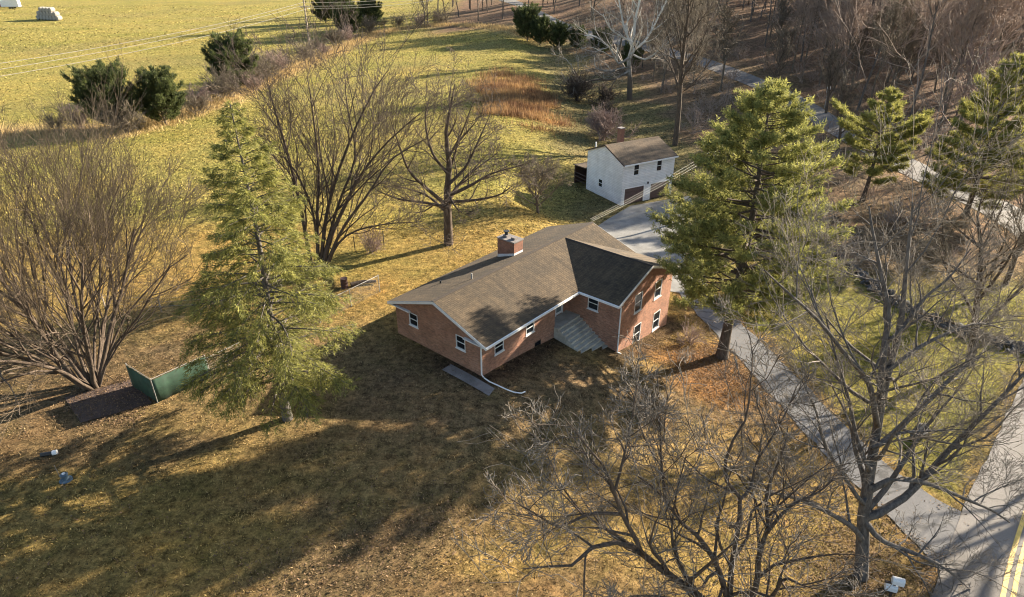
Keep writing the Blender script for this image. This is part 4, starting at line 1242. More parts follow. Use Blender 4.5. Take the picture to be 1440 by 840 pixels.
OK=[
 [(-6.34,60.64,-0.4,0.499),(-6.29,60.72,2.53,0.416),(-6.23,60.81,5.42,0.337),(-5.91,60.89,8.2,0.26),(-6.12,60.97,10.87,0.187),(-5.56,61.06,13.44,0.116),(-5.09,61.14,15.42,0.048)],
 [(-6.28,60.64,4.04,0.207),(-8.1,60.14,6.01,0.162),(-9.58,59.64,7.9,0.119),(-10.27,59.14,10.69,0.077),(-10.75,58.64,13.03,0.038)],
 [(-6.16,60.64,5.12,0.205),(-4.12,61.31,5.82,0.151),(-2.07,61.97,6.82,0.096),(1.04,62.64,7.53,0.041)],
 [(-6.19,60.64,6.05,0.17),(-4.38,60.97,7.83,0.126),(-3.19,61.31,10.12,0.082),(-1.97,61.64,12.67,0.039)],
 [(-6.06,60.64,7.24,0.168),(-7.51,61.31,9.1,0.125),(-8.08,61.97,11.94,0.082),(-7.57,62.64,14.07,0.039)],
 [(-6.22,60.64,3.89,0.173),(-8.46,59.64,4.77,0.126),(-10.62,58.64,5.48,0.082),(-12.32,57.64,6.66,0.039)],
 [(-6.19,60.64,4.4,0.172),(-3.72,59.64,4.98,0.126),(-1.32,58.64,5.83,0.082),(0.0,57.64,7.06,0.039)],
 [(-6.07,60.64,8.61,0.133),(-4.64,59.64,11.21,0.084),(-3.4,58.64,14.26,0.037)],
 [(-6.31,60.64,3.31,0.173),(-8.49,62.64,4.42,0.11),(-11.59,64.64,4.7,0.043)],
 [(-6.18,60.64,4.76,0.172),(-4.54,62.64,6.24,0.108),(-1.41,64.64,8.16,0.042)],
 [(-6.28,60.64,5.48,0.137),(-5.34,58.64,4.78,0.087),(-4.54,56.64,4.84,0.039)],
]
SY=[
 [(25.41,146.11,-3.55,0.616),(25.19,146.28,1.16,0.525),(24.61,146.44,4.74,0.438),(25.26,146.61,7.97,0.353),(25.34,146.78,12.35,0.269),(26.03,146.94,16.36,0.187),(26.47,147.11,19.61,0.107)],
 [(24.79,146.11,5.5,0.261),(22.42,145.51,4.17,0.227),(20.98,144.91,6.38,0.191),(19.77,144.31,7.84,0.155),(17.1,143.71,9.7,0.12),(14.71,143.11,10.04,0.087)],
 [(24.88,146.11,2.64,0.264),(21.4,145.11,1.07,0.229),(17.66,144.11,1.25,0.193),(15.19,143.11,0.85,0.158),(12.94,142.11,2.59,0.122),(12.03,141.11,4.85,0.087)],
 [(24.99,146.11,6.63,0.298),(27.46,146.61,8.25,0.245),(29.21,147.11,10.96,0.192),(30.72,147.61,14.31,0.139),(31.99,148.11,16.94,0.087)],
 [(25.07,146.11,7.47,0.297),(23.2,146.44,11.03,0.225),(22.06,146.78,15.04,0.155),(21.28,147.11,18.31,0.086)],
 [(25.15,146.11,8.31,0.222),(22.79,145.78,9.45,0.172),(20.13,145.44,11.13,0.122),(18.45,145.11,13.85,0.072)],
 [(24.89,146.11,6.07,0.224),(27.94,145.11,5.08,0.173),(30.08,144.11,6.9,0.122),(31.15,143.11,8.68,0.072)],
 [(24.67,146.11,3.36,0.226),(20.5,147.11,2.48,0.177),(18.0,148.11,3.04,0.127),(17.66,149.11,5.36,0.076)],
]

def at_ground(x, y): return (x, y, hf(x, y))

LV_NEAR = [(5, dict(k=11, t=(.22, 1), ang=(.4, 1.0), lr=(.28, .5), n=7, wig=.13, up=.05, rmin=.012, rr=.55)),
           (4, dict(k=8, t=(.2, 1), ang=(.4, 1.0), lr=(.3, .55), n=5, wig=.16, up=.04, rmin=.009, rr=.6)),
           (3, dict(k=6, t=(.15, 1), ang=(.4, 1.0), lr=(.35, .6), n=4, wig=.2, up=.05, rmin=.008, rr=.65)),
           (3, dict(k=3, t=(.2, 1), ang=(.4, .9), lr=(.4, .7), n=2, wig=.2, up=.05, rmin=.0085, rr=.7))]
bare_tree('bare_tree', 'tall bare tree with grey trunk standing between the driveway and the mail boxes', None, 11, FG, LV_NEAR, 'bark_grey', 'twig_near', (18.85, 24.1, -3.6), 14)
LV_BT = [(5, dict(k=11, t=(.2, 1), ang=(.45, 1.05), lr=(.28, .55), n=7, wig=.2, up=.07, rmin=.016, rr=.65)),
         (4, dict(k=8, t=(.2, 1), ang=(.45, 1.0), lr=(.3, .55), n=5, wig=.24, up=.04, rmin=.013, rr=.65)),
         (3, dict(k=6, t=(.2, 1), ang=(.4, 1.0), lr=(.35, .65), n=4, wig=.28, up=.06, rmin=.0115, rr=.75))]
bare_tree('bare_tree', 'spreading many-limbed bare tree at the bottom edge in front of the lawn', None, 12, BT, LV_BT, 'bark_dark', 'twig_near', (10.3, 18.6, hf(10.3, 18.6)), 14)
LV_MID = [(5, dict(k=11, t=(.25, 1), ang=(.35, .85), lr=(.3, .55), n=7, wig=.1, up=.06, rmin=.018, rr=.55)),
          (4, dict(k=8, t=(.2, 1), ang=(.35, .9), lr=(.3, .55), n=5, wig=.14, up=.05, rmin=.013, rr=.6)),
          (3, dict(k=5, t=(.2, 1), ang=(.35, .9), lr=(.35, .6), n=4, wig=.18, up=.05, rmin=.011, rr=.65)),
          (3, dict(k=3, t=(.3, 1), ang=(.35, .9), lr=(.4, .7), n=2, wig=.2, up=.04, rmin=.010, rr=.7))]
bare_tree('bare_tree', 'slim dark bare tree rising from the green lawn near the right edge', None, 13, RT, LV_MID, 'bark_dark', 'twig_brown', (37.2, 44.6, hf(37.2, 44.6)), 12)
bare_tree('bare_tree', 'vase-shaped bare tree with dark leaning stems just behind the tall spruce', None, 14, VT, LV_MID, 'bark_dark', 'twig_dark', (-17.6, 54.5, hf(-17.6, 54.5)), 12)
LV_OAK = [(5, dict(k=9, t=(.2, 1), ang=(.5, 1.1), lr=(.3, .5), n=7, wig=.15, up=.05, rmin=.018, rr=.55)),
          (4, dict(k=7, t=(.2, 1), ang=(.5, 1.1), lr=(.3, .55), n=5, wig=.2, up=.03, rmin=.013, rr=.6)),
          (3, dict(k=5, t=(.2, 1), ang=(.5, 1.0), lr=(.35, .6), n=4, wig=.22, up=.03, rmin=.011, rr=.65)),
          (3, dict(k=4, t=(.3, 1), ang=(.5, 1.0), lr=(.4, .7), n=2, wig=.2, up=.03, rmin=.010, rr=.7))]
bare_tree('bare_tree', 'rounded bare tree with single dark trunk on the grass behind the house chimney', None, 15, OK, LV_OAK, 'bark_dark', 'twig_dark', (-6.4, 60.6, hf(-6.4, 60.6)), 12)
LV_FAR = [(5, dict(k=9, t=(.2, 1), ang=(.45, 1.1), lr=(.3, .55), n=7, wig=.16, up=.05, rmin=.035, rr=.6)),
          (4, dict(k=7, t=(.2, 1), ang=(.45, 1.1), lr=(.35, .6), n=5, wig=.2, up=.02, rmin=.025, rr=.65)),
          (3, dict(k=6, t=(.2, 1), ang=(.45, 1.1), lr=(.4, .65), n=4, wig=.2, up=.02, rmin=.018, rr=.7))]
bare_tree('sycamore_tree', 'bare tree with twisting whitish limbs above the dark bushes behind the garage', None, 16, SY, LV_FAR, 'bark_sycamore', 'twig_pale', (25.0, 144, hf(25, 144)), 12)

# many-stemmed fan-shaped tree at the left
rs = np.random.RandomState(21)
limbs = []
for i in range(18):
    a = i * 2.4 + rs.normal(0, .3); sp_ = rs.uniform(.15, 1.0); ln = rs.uniform(11, 15.5)
    d0 = np.array([math.cos(a) * math.sin(sp_ * .55), math.sin(a) * math.sin(sp_ * .55), math.cos(sp_ * .55)])
    p = np.array([math.cos(a) * .3, math.sin(a) * .3, -.3]); r0 = rs.uniform(.085, .16); seg = []
    for j in range(8):
        seg.append((*p, r0 * (1 - j / 8.0) ** .8 + .014))
        d0 = nrm(d0 + np.array([math.cos(a), math.sin(a), 0]) * (.14 * sp_ if j < 4 else .02) + np.array([0, 0, .03]) + rs.normal(0, .1, 3)); p = p + d0 * ln / 7
    limbs.append(seg)
LV_FAN = [(5, dict(k=8, t=(.18, .95), ang=(.25, .7), lr=(.4, .7), n=7, wig=.13, up=.05, rmin=.015, rr=.7)),
          (4, dict(k=7, t=(.15, 1), ang=(.2, .6), lr=(.35, .6), n=5, wig=.11, up=.05, rmin=.010, rr=.65)),
          (3, dict(k=7, t=(.2, 1), ang=(.25, .65), lr=(.35, .6), n=3, wig=.13, up=.05, rmin=.008, rr=.7)),
          (3, dict(k=4, t=(.2, 1), ang=(.25, .65), lr=(.4, .7), n=2, wig=.13, up=.05, rmin=.008, rr=.7))]
bare_tree('bare_tree', 'wide fan-shaped bare tree of many upright stems beside the mulch bed', None, 21, limbs, LV_FAN, 'bark_dark', 'twig_fan', at_ground(-28.5, 36.6), 9, 8, rel=True)

# procedural single-trunk trees
def auto_limbs(seed, h, r, n_limb, t0=.25, spread=(.5, 1.0), lr=(.35, .55), up=.10, fork=0.0):
    rs = np.random.RandomState(seed)
    pts = []; p = np.array([0, 0, -.4]); d = np.array([rs.normal(0, .03), rs.normal(0, .03), 1.0])
    for j in range(9):
        pts.append((*p, r * (1 - j / 8.0) ** .75 + .02)); d = nrm(d + rs.normal(0, .05, 3) * np.array([1, 1, .2])); p = p + d * (h + .4) / 8
    out = [pts]; A = np.array(pts)
    for i in range(n_limb):
        t = t0 + (1 - t0) * (i + rs.rand()) / n_limb * .93
        q = t * 8; k = min(int(q), 7); f = q - k; b = A[k] * (1 - f) + A[k + 1] * f
        a = i * 2.4 + rs.normal(0, .4); an = rs.uniform(*spread); ln = h * rs.uniform(*lr) * (1.15 - .75 * t)
        d = np.array([math.cos(a) * math.sin(an), math.sin(a) * math.sin(an), math.cos(an)]); p = b[:3].copy(); seg = []
        for j in range(6):
            seg.append((*p, max(b[3] * .55 * (1 - j / 6.0), .02))); d = nrm(d + np.array([0, 0, up]) + rs.normal(0, .09, 3)); p = p + d * ln / 5
        out.append(seg)
    return out
big = auto_limbs(31, 27, .48, 20, .3, (.5, 1.0), (.3, .45), .12)
LV_BIG = [(5, dict(k=9, t=(.2, 1), ang=(.4, 1.0), lr=(.3, .5), n=6, wig=.12, up=.06, rmin=.03, rr=.55)),
          (4, dict(k=7, t=(.2, 1), ang=(.4, 1.0), lr=(.35, .55), n=4, wig=.15, up=.04, rmin=.02, rr=.6)),
          (3, dict(k=5, t=(.2, 1), ang=(.4, 1.0), lr=(.4, .6), n=3, wig=.18, up=.04, rmin=.015, rr=.7))]
bare_tree('bare_tree', 'very tall bare tree with stout dark trunk right behind the garage roof', None, 31, big, LV_BIG, 'bark_dark', 'twig_brown', at_ground(27.5, 110.4), 9, 9, rel=True)
bare_tree('bare_tree', 'bare tree at the right edge behind the rubble wall', None, 32, auto_limbs(32, 12, .24, 14, .2), LV_BIG, 'bark_dark', 'twig_brown', at_ground(49.2, 58.6), 9, 8, rel=True)
bare_tree('bare_tree', 'bare pale-twigged tree at the right edge beside the bushy pine', None, 33, auto_limbs(33, 19, .28, 16, .15, (.5, 1.1), (.4, .6)), LV_BIG, 'bark_grey', 'twig_pale', at_ground(84, 104), 9, 8, rel=True)
bare_tree('fruit_tree', 'small bushy bare fruit tree on the grass left of the garage', None, 34, auto_limbs(34, 5.2, .17, 18, .2, (.8, 1.3), (.7, 1.0), .1), [(5, dict(k=8, t=(.2, 1), ang=(.4, 1.0), lr=(.35, .6), n=5, wig=.2, up=.05, rmin=.02, rr=.6)), (3, dict(k=7, t=(.2, 1), ang=(.4, 1.0), lr=(.4, .6), n=4, wig=.25, up=.05, rmin=.015, rr=.7)), (3, dict(k=4, t=(.2, 1), ang=(.4, 1.0), lr=(.4, .7), n=3, wig=.25, up=.05, rmin=.012, rr=.7))], 'bark_brown', 'twig_brown', at_ground(3.1, 73.4), 9, 8, rel=True)
for sd_, (x, y), hgt, lab in ((35, (61.5, 131), 11, 'short dark bare tree leaning at the roadside next to the white sign'), (36, (54, 108), 10, 'forked dark bare tree on the near roadside left of the small pine'), (37, (52.5, 139), 14, 'bare roadside tree nearest the top of the big pine')):
    bare_tree('bare_tree', lab, None, sd_, auto_limbs(sd_, hgt, .26, 10, .3, (.4, .8)), LV_BIG[:2] + [LV_BIG[2]], 'bark_dark', 'twig_brown', at_ground(x, y), 9, 7, rel=True)

bare_tree('bare_tree', 'bare roadside tree past the right edge, seen only by its shadow across the road', None, 38, auto_limbs(38, 21, .42, 16, .35, (.4, .9)), LV_BIG, 'bark_grey', 'twig_brown', at_ground(48.5, 40.1), 9, 8, rel=True)

# ------------------------------------------------------------------ evergreens
SPR = dict(n=5, per=4, size=.24, width=.022, spread=.45, droop=-.25, bend=-.25, up=-.25, jit=.03, maxlen=1.5)
conifer('spruce_tree', 'tall airy green spruce on the lawn left of the house', None, 41, at_ground(-14.17, 33.13), 19.5, 6.5, .13, 180,
        lambda f: (1 - f) ** .85 * np.clip(.2 + f * 3.0, 0, 1) + .03, lambda f: .02 + .5 * f ** 2, lambda f: -.17 + .1 * f, 8.5, SPR, .27, (.085, .095, .025), (.38, .36, .10), lean=(.3, .3), bark='bark_grey')
PIN = dict(n=4, per=8, size=.28, width=.028, spread=.9, droop=.15, bend=.25, up=.4, jit=.12, maxlen=1.3)
conifer('pine_tree', 'large full white pine standing beside the driveway right of the brick house', None, 42, at_ground(17.3, 45.3), 21.6, .97, .2, 185,
        lambda f: np.interp(f, [.18, .24, .32, .42, .53, .66, .79, .90, 1], [4.2, 5.4, 6.4, 6.9, 6.4, 5.2, 3.9, 2.4, .5]), lambda f: -.02 + .22 * f ** 2, lambda f: .10 + .16 * f, 7.0, PIN, .44, (.085, .10, .03), (.40, .38, .115), lean=(.3, .2), side_len=(.22, .38), inner=.35, whorl=27, bark='bark_dark')
PIN2 = dict(n=4, per=9, size=.38, width=.036, spread=.75, droop=.1, bend=.15, up=.3, jit=.1, maxlen=1.7)
conifer('pine_tree', 'smaller open pine with two pale green tops by the far roadside', None, 43, at_ground(46.4, 83), 13.8, 1.15, .2, 62,
        lambda f: np.interp(f, [.2, .35, .5, .66, .72, .85, 1], [2.6, 4.2, 3.6, 4.6, 1.8, 1.5, .5]), lambda f: .05 + .5 * f ** 2, lambda f: .15 + .2 * f, 9, PIN2, .28, (.12, .13, .034), (.38, .355, .10), whorl=9, inner=.35, bark='bark_dark')
conifer('pine_tree', 'bushy yellow-green pine near the right edge in front of the woods', None, 44, at_ground(56.6, 77.5), 18.5, 7.2, .10, 120,
        lambda f: (1 - f) ** .7 * np.clip(.6 + 1.2 * f, 0, 1) + .06, lambda f: .05 + .45 * f ** 2, lambda f: .1 + .2 * f, 8, PIN2, .32, (.12, .13, .034), (.38, .355, .10), whorl=11, inner=.3, bark='bark_dark')
CED = dict(n=4, per=6, size=.42, width=.05, spread=.5, droop=.35, bend=.2, up=.5, jit=.1, maxlen=1.1)
def cedar(lab, grp, seed, loc, h, rad, lo=(.03, .042, .018), hi=(.13, .15, .05)):
    return conifer('cedar_tree', lab, grp, seed, loc, h, rad, .05, 95, lambda f: np.sqrt(np.clip(1 - ((f - .3) / .72) ** 2, 0, 1)) + .03, lambda f: .3 + .7 * f, lambda f: .2 + .2 * f, 5, CED, .2, lo, hi, inner=.25, side_len=(.25, .4), bark='bark_brown')
c1 = cedar('broad dark green cedar, left of the touching pair at the field edge', None, 51, at_ground(-64.3, 107), 7.2, 4.5)
c2 = cedar('dark green pointed cedar, right of the touching pair at the field edge', None, 52, at_ground(-57.4, 110), 6.8, 3.6)
def clone(o, loc, rz, s, label, group=None):
    c = copy_tree(o); c.location = loc; c.rotation_euler = (0, 0, rz); c.scale = (s[0], s[0], s[1]) if isinstance(s, tuple) else (s, s, s)
    c['label'] = label
    if group: c['group'] = group
    elif 'group' in c: del c['group']
    return c
clone(c2, at_ground(-56.6, 139.5), 1.2, (1.25, 1.2), 'dark cedar among brown brush on the hedge line, beyond the pair')
clone(c1, at_ground(-52.3, 226), 2.2, (.95, 1.0), 'far cedar on the hedge line, left of the two below the power lines')
clone(c2, at_ground(-48.6, 243), .6, (1.2, 1.15), 'far cedar on the hedge line, right of the two below the power lines')
for i, (x, y, s) in enumerate([(4.5, 211, .95), (8.2, 206.5, .85), (13.5, 205, .7), (19, 203, .72), (25, 196, .65), (-62, 262, 1.1), (-70, 268, 1.0), (30, 175, .7)]):
    clone((c1, c2)[i % 2], at_ground(x, y), i * 1.3, (s, s * 1.05), 'dark evergreen among the trees at the far end of the field', 'evergreens at the far end of the field')

# ------------------------------------------------------------------ woods
rs = np.random.RandomState(60)
LV_W = [(4, dict(k=8, t=(.2, 1), ang=(.35, .9), lr=(.3, .55), n=5, wig=.13, up=.07, rmin=.05, rr=.6)),
        (3, dict(k=7, t=(.15, 1), ang=(.35, .95), lr=(.35, .6), n=4, wig=.16, up=.05, rmin=.034, rr=.65)),
        (3, dict(k=4, t=(.2, 1), ang=(.35, .95), lr=(.4, .65), n=2, wig=.18, up=.04, rmin=.026, rr=.7))]
WG = 'bare trees of the wood beyond the road'
WLAB = 'bare brown woodland tree in the wood behind the road'
wprot = []
for i in range(7):
    h = (17, 20, 22, 18, 24, 19, 15)[i]
    o = bare_tree('woodland_tree', WLAB, WG, 70 + i, auto_limbs(70 + i, h, .2 + .02 * (i % 3), 13, (.42, .5, .55, .35, .6, .4, .3)[i], (.35, .85), (.28, .45), .14), LV_W,
                  ('bark_grey', 'bark_brown', 'bark_brown', 'bark_dark')[i % 4], ('twig_wood', 'twig_wood', 'twig_brown', 'twig_red')[i % 4], (0, 0, 0), 8, 6, rel=True)
    wprot.append(o)
def far_enough(x, y, pts, d):
    return all((x - a) ** 2 + (y - b) ** 2 > d * d for a, b in pts)
ROADL = [tuple(p) for p in ROAD_S]
def road_d(x, y): return float(dist_poly(np.array([x]), np.array([y]), ROADL)[0])
f_ = 928.0; cp, sp__ = math.cos(R(28.3)), math.sin(R(28.3))
def seen(x, y, z0=0, z1=18):
    """could any of a thing standing here fall inside the camera's view (used only to leave out what nobody can see)"""
    z = hf(x, y); r = []
    for zz in (z + z0, z + z1):
        dz = zz - 26.5; dep = y * cp - dz * sp__; v = y * sp__ + dz * cp
        r.append((720 + f_ * x / dep, 420 - f_ * v / dep))
    return -40 < r[0][0] < 1480 and r[0][1] > -25
def in_light(x, y):
    for bx, by in ((46.4, 83), (56.6, 77.5)):
        dx, dy = x - bx, y - by; al = dx * .845 + dy * .535; pe = abs(-dx * .535 + dy * .845)
        if -3 < al < 75 and pe < 6.5: return True
    return False
spots = []
def scatter(n, box, gap, cond):
    c = 0; tries = 0
    while c < n and tries < n * 60:
        tries += 1
        x = rs.uniform(box[0], box[1]); y = rs.uniform(box[2], box[3])
        if cond(x, y) and not in_light(x, y) and road_d(x, y) > 5.5 and far_enough(x, y, spots, gap) and seen(x, y):
            spots.append((x, y)); c += 1
scatter(38, (-34, 60), 0, lambda x, y: False) if False else None
scatter(205, (63, 230, 84, 290), 4.2, lambda x, y: y > 84 and x > 66)
scatter(60, (-32, 120, 232, 330), 6.0, lambda x, y: y > 238 - .2 * x)
scatter(12, (28, 54, 150, 205), 6.0, lambda x, y: True)
scatter(8, (66, 90, 70, 100), 5.0, lambda x, y: True)
used = [False] * 7
for i, (x, y) in enumerate(spots):
    k = rs.randint(7)
    o = wprot[k] if not used[k] else copy_tree(wprot[k]); used[k] = True
    s = rs.uniform(.8, 1.15)
    o.location = at_ground(x, y); o.rotation_euler = (rs.normal(0, .03), rs.normal(0, .03), rs.uniform(0, 6.28)); o.scale = (s, s, s * rs.uniform(.95, 1.1))
    o['label'] = WLAB; o['group'] = WG
# tall thin pines inside the wood
wp_ = conifer('woodland_pine', 'tall thin pine with open yellow-green crown inside the wood', 'pines inside the wood', 81, at_ground(150, 190), 21, 4.2, .5, 40,
              lambda f: (1 - f) ** .6 + .1, lambda f: .1 + .4 * f, lambda f: .1 + .2 * f, 4, dict(n=3, per=7, size=.55, width=.06, spread=.8, droop=.1, bend=.1, up=.3, jit=.12, maxlen=1.6), .22, (.07, .075, .03), (.19, .185, .065), inner=.35, bark='bark_dark')
for i, (x, y) in enumerate([(128, 176), (139, 196), (160, 182), (168, 205), (176, 176), (120, 205), (186, 196), (150, 222), (112, 150), (134, 158), (160, 155), (98, 232), (82, 250), (60, 262)]):
    o = copy_tree(wp_); s = rs.uniform(.8, 1.15); o.location = at_ground(x, y); o.rotation_euler = (0, 0, rs.uniform(0, 6.28)); o.scale = (s, s, s)
# undergrowth: brown scrub on the woodland floor, far too tangled to count
def scrub(rs, n_stem, h):
    P = []; Rr = []; L = []
    for i in range(n_stem):
        a = rs.rand() * 6.28; an = rs.uniform(.1, .95); ln = h * rs.uniform(.6, 1.1)
        d = np.array([math.cos(a) * math.sin(an), math.sin(a) * math.sin(an), math.cos(an)]); p = np.array([rs.normal(0, .25), rs.normal(0, .25), -.1]); q = [p]
        for j in range(3):
            d = nrm(d + rs.normal(0, .15, 3)); q.append(q[-1] + d * ln / 3)
        P.append(q); Rr.append([.03, .024, .017, .01]); L.append(ln)
    return np.array(P), np.array(Rr), np.array(L)
def scrub_arrays(seed, n, h, k1=6, k2=3, rmin=.012):
    r = np.random.RandomState(seed); P, Rr, L = scrub(r, n, h)
    b = [(P, Rr, 3)]
    P, Rr, L = spawn(r, P, Rr, L, k1, t=(.2, 1), ang=(.3, .9), lr=(.35, .6), n=3, wig=.2, up=.03, rmin=rmin); b.append((P, Rr, 3))
    if k2:
        P, Rr, L = spawn(r, P, Rr, L, k2, t=(.2, 1), ang=(.3, .9), lr=(.4, .7), n=2, wig=.2, up=.03, rmin=rmin * .8); b.append((P, Rr, 3))
    return tubes(b)
sa = [scrub_arrays(90 + i, 8, 2.8, 5, 3, .022) for i in range(4)]
VV = []; QQ = []; base = 0; cnt = 0
while cnt < 290:
    x = rs.uniform(24, 175); y = rs.uniform(56, 300)
    iw = float(in_woods(np.array([x]), np.array([y]))[0])
    if iw < .55 or road_d(x, y) < 4.2 or not seen(x, y, 0, 3): continue
    if rs.rand() > 1.6 * 90 / (y + 20): continue
    v, q = sa[rs.randint(4)]; a = rs.rand() * 6.28; s = rs.uniform(.7, 1.5); c_, s2 = math.cos(a), math.sin(a)
    VV.append(np.stack([v[:, 0] * c_ - v[:, 1] * s2, v[:, 0] * s2 + v[:, 1] * c_, v[:, 2] * rs.uniform(.7, 1.2)], -1) * s + [x, y, hf(x, y)]); QQ.append(q + base); base += len(v); cnt += 1
tag(link('undergrowth', np_mesh('undergrowth', np.concatenate(VV), Q=np.concatenate(QQ), mat=M['twig_wood'])), 'tangled brown undergrowth on the floor of the wood', 'undergrowth', kind='stuff')

# bushes one can tell apart
def bush(label, group, seed, loc, n, h, mat, k1=8, k2=4, rmin=.02):
    v, q = scrub_arrays(seed, n, h, k1, k2, rmin)
    root = tag(empty('bush', loc), label, 'bush', group)
    link('twigs', np_mesh('twigs', v, Q=q, mat=M[mat]), root)
    return root
bush('dark round bare bush under the pale drooping limb, the largest there', None, 101, at_ground(13.8, 142.5), 46, 5.2, 'twig_dark', 9, 5, .035)
bush('dark bush close behind the large round one, nearer the pale tree', None, 102, at_ground(19.5, 141), 26, 3.6, 'twig_dark', 9, 5, .035)
bush('small dark bush halfway between the round bush and the garage', None, 103, at_ground(18.2, 128), 24, 3.2, 'twig_dark', 9, 4, .03)
bush('wide reddish-brown bush just behind the left end of the garage roof', None, 104, at_ground(15.5, 112), 44, 4.8, 'twig_red', 9, 5, .028)
hb = [bush('brown leafless bush along the hedge line of the field', 'bushes along the field hedge line', 110 + i, (0, 0, 0), 26, 3.4, ('twig_brown', 'twig_red', 'twig_brown')[i], 8, 4, .026) for i in range(3)]
hl = [(-73, 106), (-70, 107.5), (-60.8, 104.5), (-55, 117), (-57.5, 124), (-55.5, 130), (-58.5, 134), (-52.5, 137.5), (-54, 145), (-56.5, 152), (-54.3, 160), (-56.4, 168), (-53, 176), (-50.3, 187), (-54, 195), (-52, 205), (-50, 214), (-47, 232), (-40, 248), (-32, 247), (-25, 249), (-53.5, 150), (-51.5, 219), (-46, 252)]
for i, (x, y) in enumerate(hl):
    o = hb[i] if i < 3 else copy_tree(hb[i % 3]); s = rs.uniform(.8, 1.45)
    o.location = at_ground(x, y); o.rotation_euler = (0, 0, rs.uniform(0, 6.28)); o.scale = (s, s, s * (1.25 if i in (5, 9) else .95))
bush('tangled brush pile with rusty leaves beside the thin metal posts', None, 121, at_ground(-13.6, 59.0), 24, 2.0, 'twig_red', 7, 4, .014)
bush('bare scrubby bush growing at the corner of the brick wing', None, 122, at_ground(13.6, 44.0), 14, 1.2, 'twig_pale', 6, 3, .009)
bush('russet scrub between the wing wall and the big pine trunk', None, 123, at_ground(14.9, 47.2), 22, 1.5, 'twig_red', 7, 4, .010)

# ------------------------------------------------------------------ grass, sedge, leaves
def blades(n, x, y, h, w, lean, jitter, cols, rs):
    z = hz(x, y)
    a = rs.uniform(0, 6.28, n); c, s = np.cos(a), np.sin(a)
    hh = h * rs.uniform(.5, 1.4, n); ww = w * rs.uniform(.6, 1.4, n)
    b0 = np.stack([x - c * ww, y - s * ww, z - .02], -1); b1 = np.stack([x + c * ww, y + s * ww, z - .02], -1)
    tp = np.stack([x + rs.normal(0, lean, n) * hh, y + rs.normal(0, lean, n) * hh, z + hh], -1)
    V = np.stack([b0, b1, tp], 1).reshape(-1, 3)
    k = np.clip(rs.normal(1, jitter, n), .18, 2.2)[:, None]
    cc = cols * k
    C = np.stack([cc * .9, cc * .9, cc * 1.12], 1).reshape(-1, 3)
    return V, np.clip(C, 0, 1)
def free_of_built(x, y):
    dx, dy = x - HO[0], y - HO[1]; c, s = math.cos(HRZ), math.sin(HRZ)
    u, v = dx * c + dy * s, -dx * s + dy * c
    inh = ((u > .2) & (u < 19.5) & (v > .6) & (v < 9.6)) | ((u > 8.5) & (u < 19.5) & (v > -3.5) & (v < 1)) | ((u > 8.5) & (u < 11.5) & (v > -2.6) & (v < 1))
    ds, dcc = np.minimum(dist_poly(x, y, ROAD_S[::2]) - 3.05, 99), dist_poly(x, y, DRIVE_S) - 1.75
    dx, dy = x - GO[0], y - GO[1]; c, s = math.cos(GRZ), math.sin(GRZ)
    gu, gv = dx * c + dy * s, -dx * s + dy * c
    ing = (gu > -.1) & (gu < 8.6) & (gv > -.1) & (gv < 10.6)
    lx = np.interp(y, [57.6, 63, 69, 73.2, 79.2], [6.2, 6.6, 8.4, 10.6, 15]); rx = 19.0 + np.clip((y - 56) / 27, 0, 1) * 4.5
    pk = (y > 56.5) & (y < 82) & (x > lx - .3) & (x < rx + .3)
    mul = (np.abs((x + 26.6) * .7 + (y - 35.0) * .72) < 1.8) & (np.abs((x + 26.6) * -.72 + (y - 35.0) * .7) < 2.3)
    rag = .35 * vnoise(x, y, .9) + .2 * vnoise(x, y, 2.3)
    return ~inh & (ds > rag - .1) & (dcc > rag - .15) & ~ing & ~pk & ~mul
rs = np.random.RandomState(7)
Vs = []; Cs = []
for n, bx_, h, w, lean in ((420000, (-48, 48, 14, 66), .085, .028, .9), (130000, (-75, 60, 62, 125), .13, .085, .9), (90000, (-190, 60, 110, 240), .16, .13, .9), (16000, (-240, 0, 200, 350), .2, .3, .9)):
    x = rs.uniform(bx_[0], bx_[1], n); y = rs.uniform(bx_[2], bx_[3], n)
    dep = y * cp + 26.5 * sp__
    ok = free_of_built(x, y) & (np.abs(x) < dep * .80 + 3) & (in_woods(x, y) < .5)
    cl = vnoise(x, y, 1.1) + vnoise(x + 5, y, 2.7) + rs.normal(0, .8, n)
    ok &= cl > -.7
    x, y = x[ok], y[ok]
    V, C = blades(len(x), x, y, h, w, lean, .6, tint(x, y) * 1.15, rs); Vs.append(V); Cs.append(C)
V = np.concatenate(Vs)
tag(link('grass', np_mesh('grass', V, T=np.arange(len(V)).reshape(-1, 3), mat=M['blades'], tint=np.concatenate(Cs), smooth=False)), 'short dry yellow grass covering lawn and fields', 'grass', kind='stuff')
# rusty sedge and straw-coloured field edges
Vs = []; Cs = []
n = 26000
x = rs.normal(-1, 6.2, n); y = rs.normal(133, 15.5, n); ok = (np.hypot((x - 1.5 + (y - 133) * .1) / 9.0, (y - 136) / 25) + .28 * vnoise(x, y, 13) + .15 * vnoise(x + 31, y - 17, 7) + rs.normal(0, .12, n) < .95) & (vnoise(x, y, 5) + rs.normal(0, .5, n) > -.5); x, y = x[ok], y[ok]
kk = np.clip(.5 + .5 * vnoise(x, y, 9) + rs.normal(0, .2, len(x)), 0, 1)[:, None]
V, C = blades(len(x), x, y, 1.15, .05, .22, .28, np.array([.17, .09, .05]) * (1 - kk) + np.array([.40, .25, .11]) * kk, rs); Vs.append(V); Cs.append(C)
hp = spline([(-90, 104), (-64, 105), (-57, 126), (-55, 150), (-51, 185), (-43, 238), (-20, 246), (8, 214)], 1.0)
ii = rs.randint(0, len(hp), 15000); x = hp[ii, 0] + rs.normal(1.0, 2.0, 15000); y = hp[ii, 1] + rs.normal(-.5, 2.0, 15000)
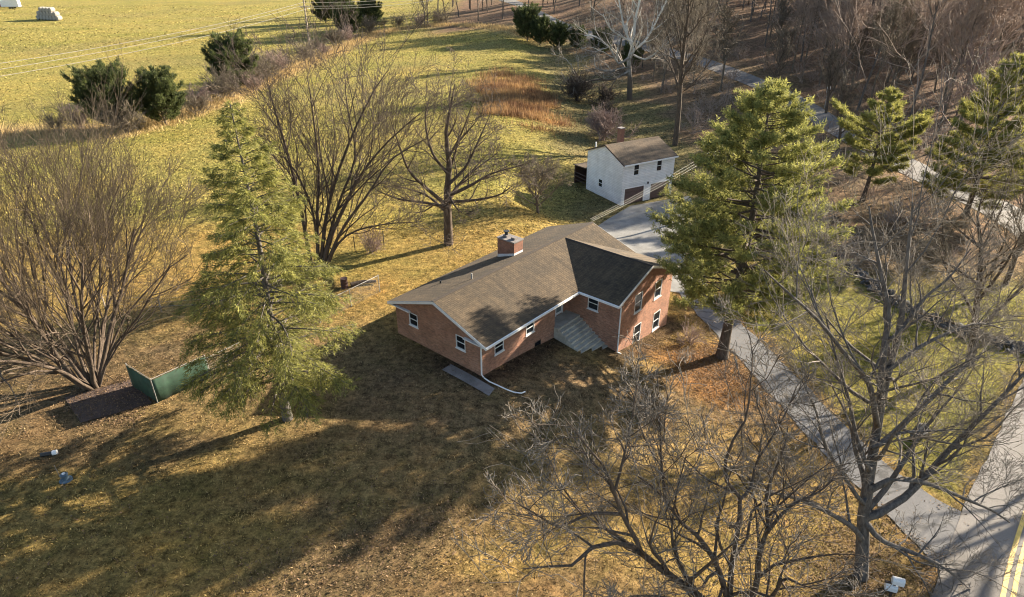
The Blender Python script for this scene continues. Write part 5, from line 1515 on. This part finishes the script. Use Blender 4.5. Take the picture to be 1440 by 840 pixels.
V, C = blades(len(x), x, y, .8, .06, .3, .25, np.broadcast_to(np.array([.46, .33, .15]), (len(x), 3)), rs); Vs.append(V); Cs.append(C)
V = np.concatenate(Vs)
tag(link('tall_sedge', np_mesh('tall_sedge', V, T=np.arange(len(V)).reshape(-1, 3), mat=M['blades'], tint=np.concatenate(Cs), smooth=False)), 'tall rust and straw coloured dead grass in the field', 'tall grass', kind='stuff')
# fallen leaves
n = 46000
q = rs.rand(n)
lx_, ly_ = rs.normal(0, 4.6, n), rs.normal(0, 2.0, n)        # a drift of leaves along the near lawn
x = np.select([q < .03, q < .26, q < .5, q < .72, q < .78], [-7 + lx_ * .84 - ly_ * .54, rs.normal(17, 4.5, n), rs.normal(16.5, 3.2, n), rs.uniform(-34, 24, n), rs.uniform(-29.5, -23.5, n)], rs.uniform(26, 70, n))
y = np.select([q < .03, q < .26, q < .5, q < .72, q < .78], [22.5 + lx_ * .54 + ly_ * .84, rs.normal(25, 5, n), rs.normal(44, 3.2, n), rs.uniform(16, 46, n), rs.uniform(32.5, 38, n)], rs.uniform(54, 110, n))
ok = free_of_built(x, y) | ((rs.rand(n) < .12) & (x > 17.5) & (y < 60)); mu = (np.abs((x + 26.6) * .7 + (y - 35.0) * .72) < 1.9) & (np.abs((x + 26.6) * -.72 + (y - 35.0) * .7) < 2.4); ok |= mu; ok &= mu | (q < .5) | (vnoise(x, y, 4.5) + .7 * vnoise(x, y, 1.7) > .05); x, y = x[ok], y[ok]; n = len(x)
z = hz(x, y) + rs.uniform(.03, .12, n); a = rs.uniform(0, 6.28, n); s = rs.uniform(.035, .075, n)
nv = np.stack([np.cos(a) * s, np.sin(a) * s, rs.normal(0, .4, n) * s], -1); nw = np.stack([-np.sin(a) * s, np.cos(a) * s, rs.normal(0, .4, n) * s], -1) * .6
c = np.stack([x, y, z], -1)
V = np.stack([c - nv, c - nw, c + nv, c + nw], 1).reshape(-1, 3)
kk = rs.rand(n, 1); col = np.array([.10, .062, .038]) * (1 - kk) + np.array([.27, .175, .10]) * kk
tag(link('fallen_leaves', np_mesh('fallen_leaves', V, Q=np.arange(n * 4).reshape(-1, 4), mat=M['blades'], tint=np.repeat(col, 4, 0), smooth=False)), 'brown fallen leaves scattered under the trees', 'leaves', kind='stuff')
for r_ in (f1, f2, f3):
    pass
rebase(f1, at_ground(-23.2, 34.83)); rebase(f2, at_ground(-17.1, 42.7)); rebase(f3, at_ground(-28.6, 46.9))
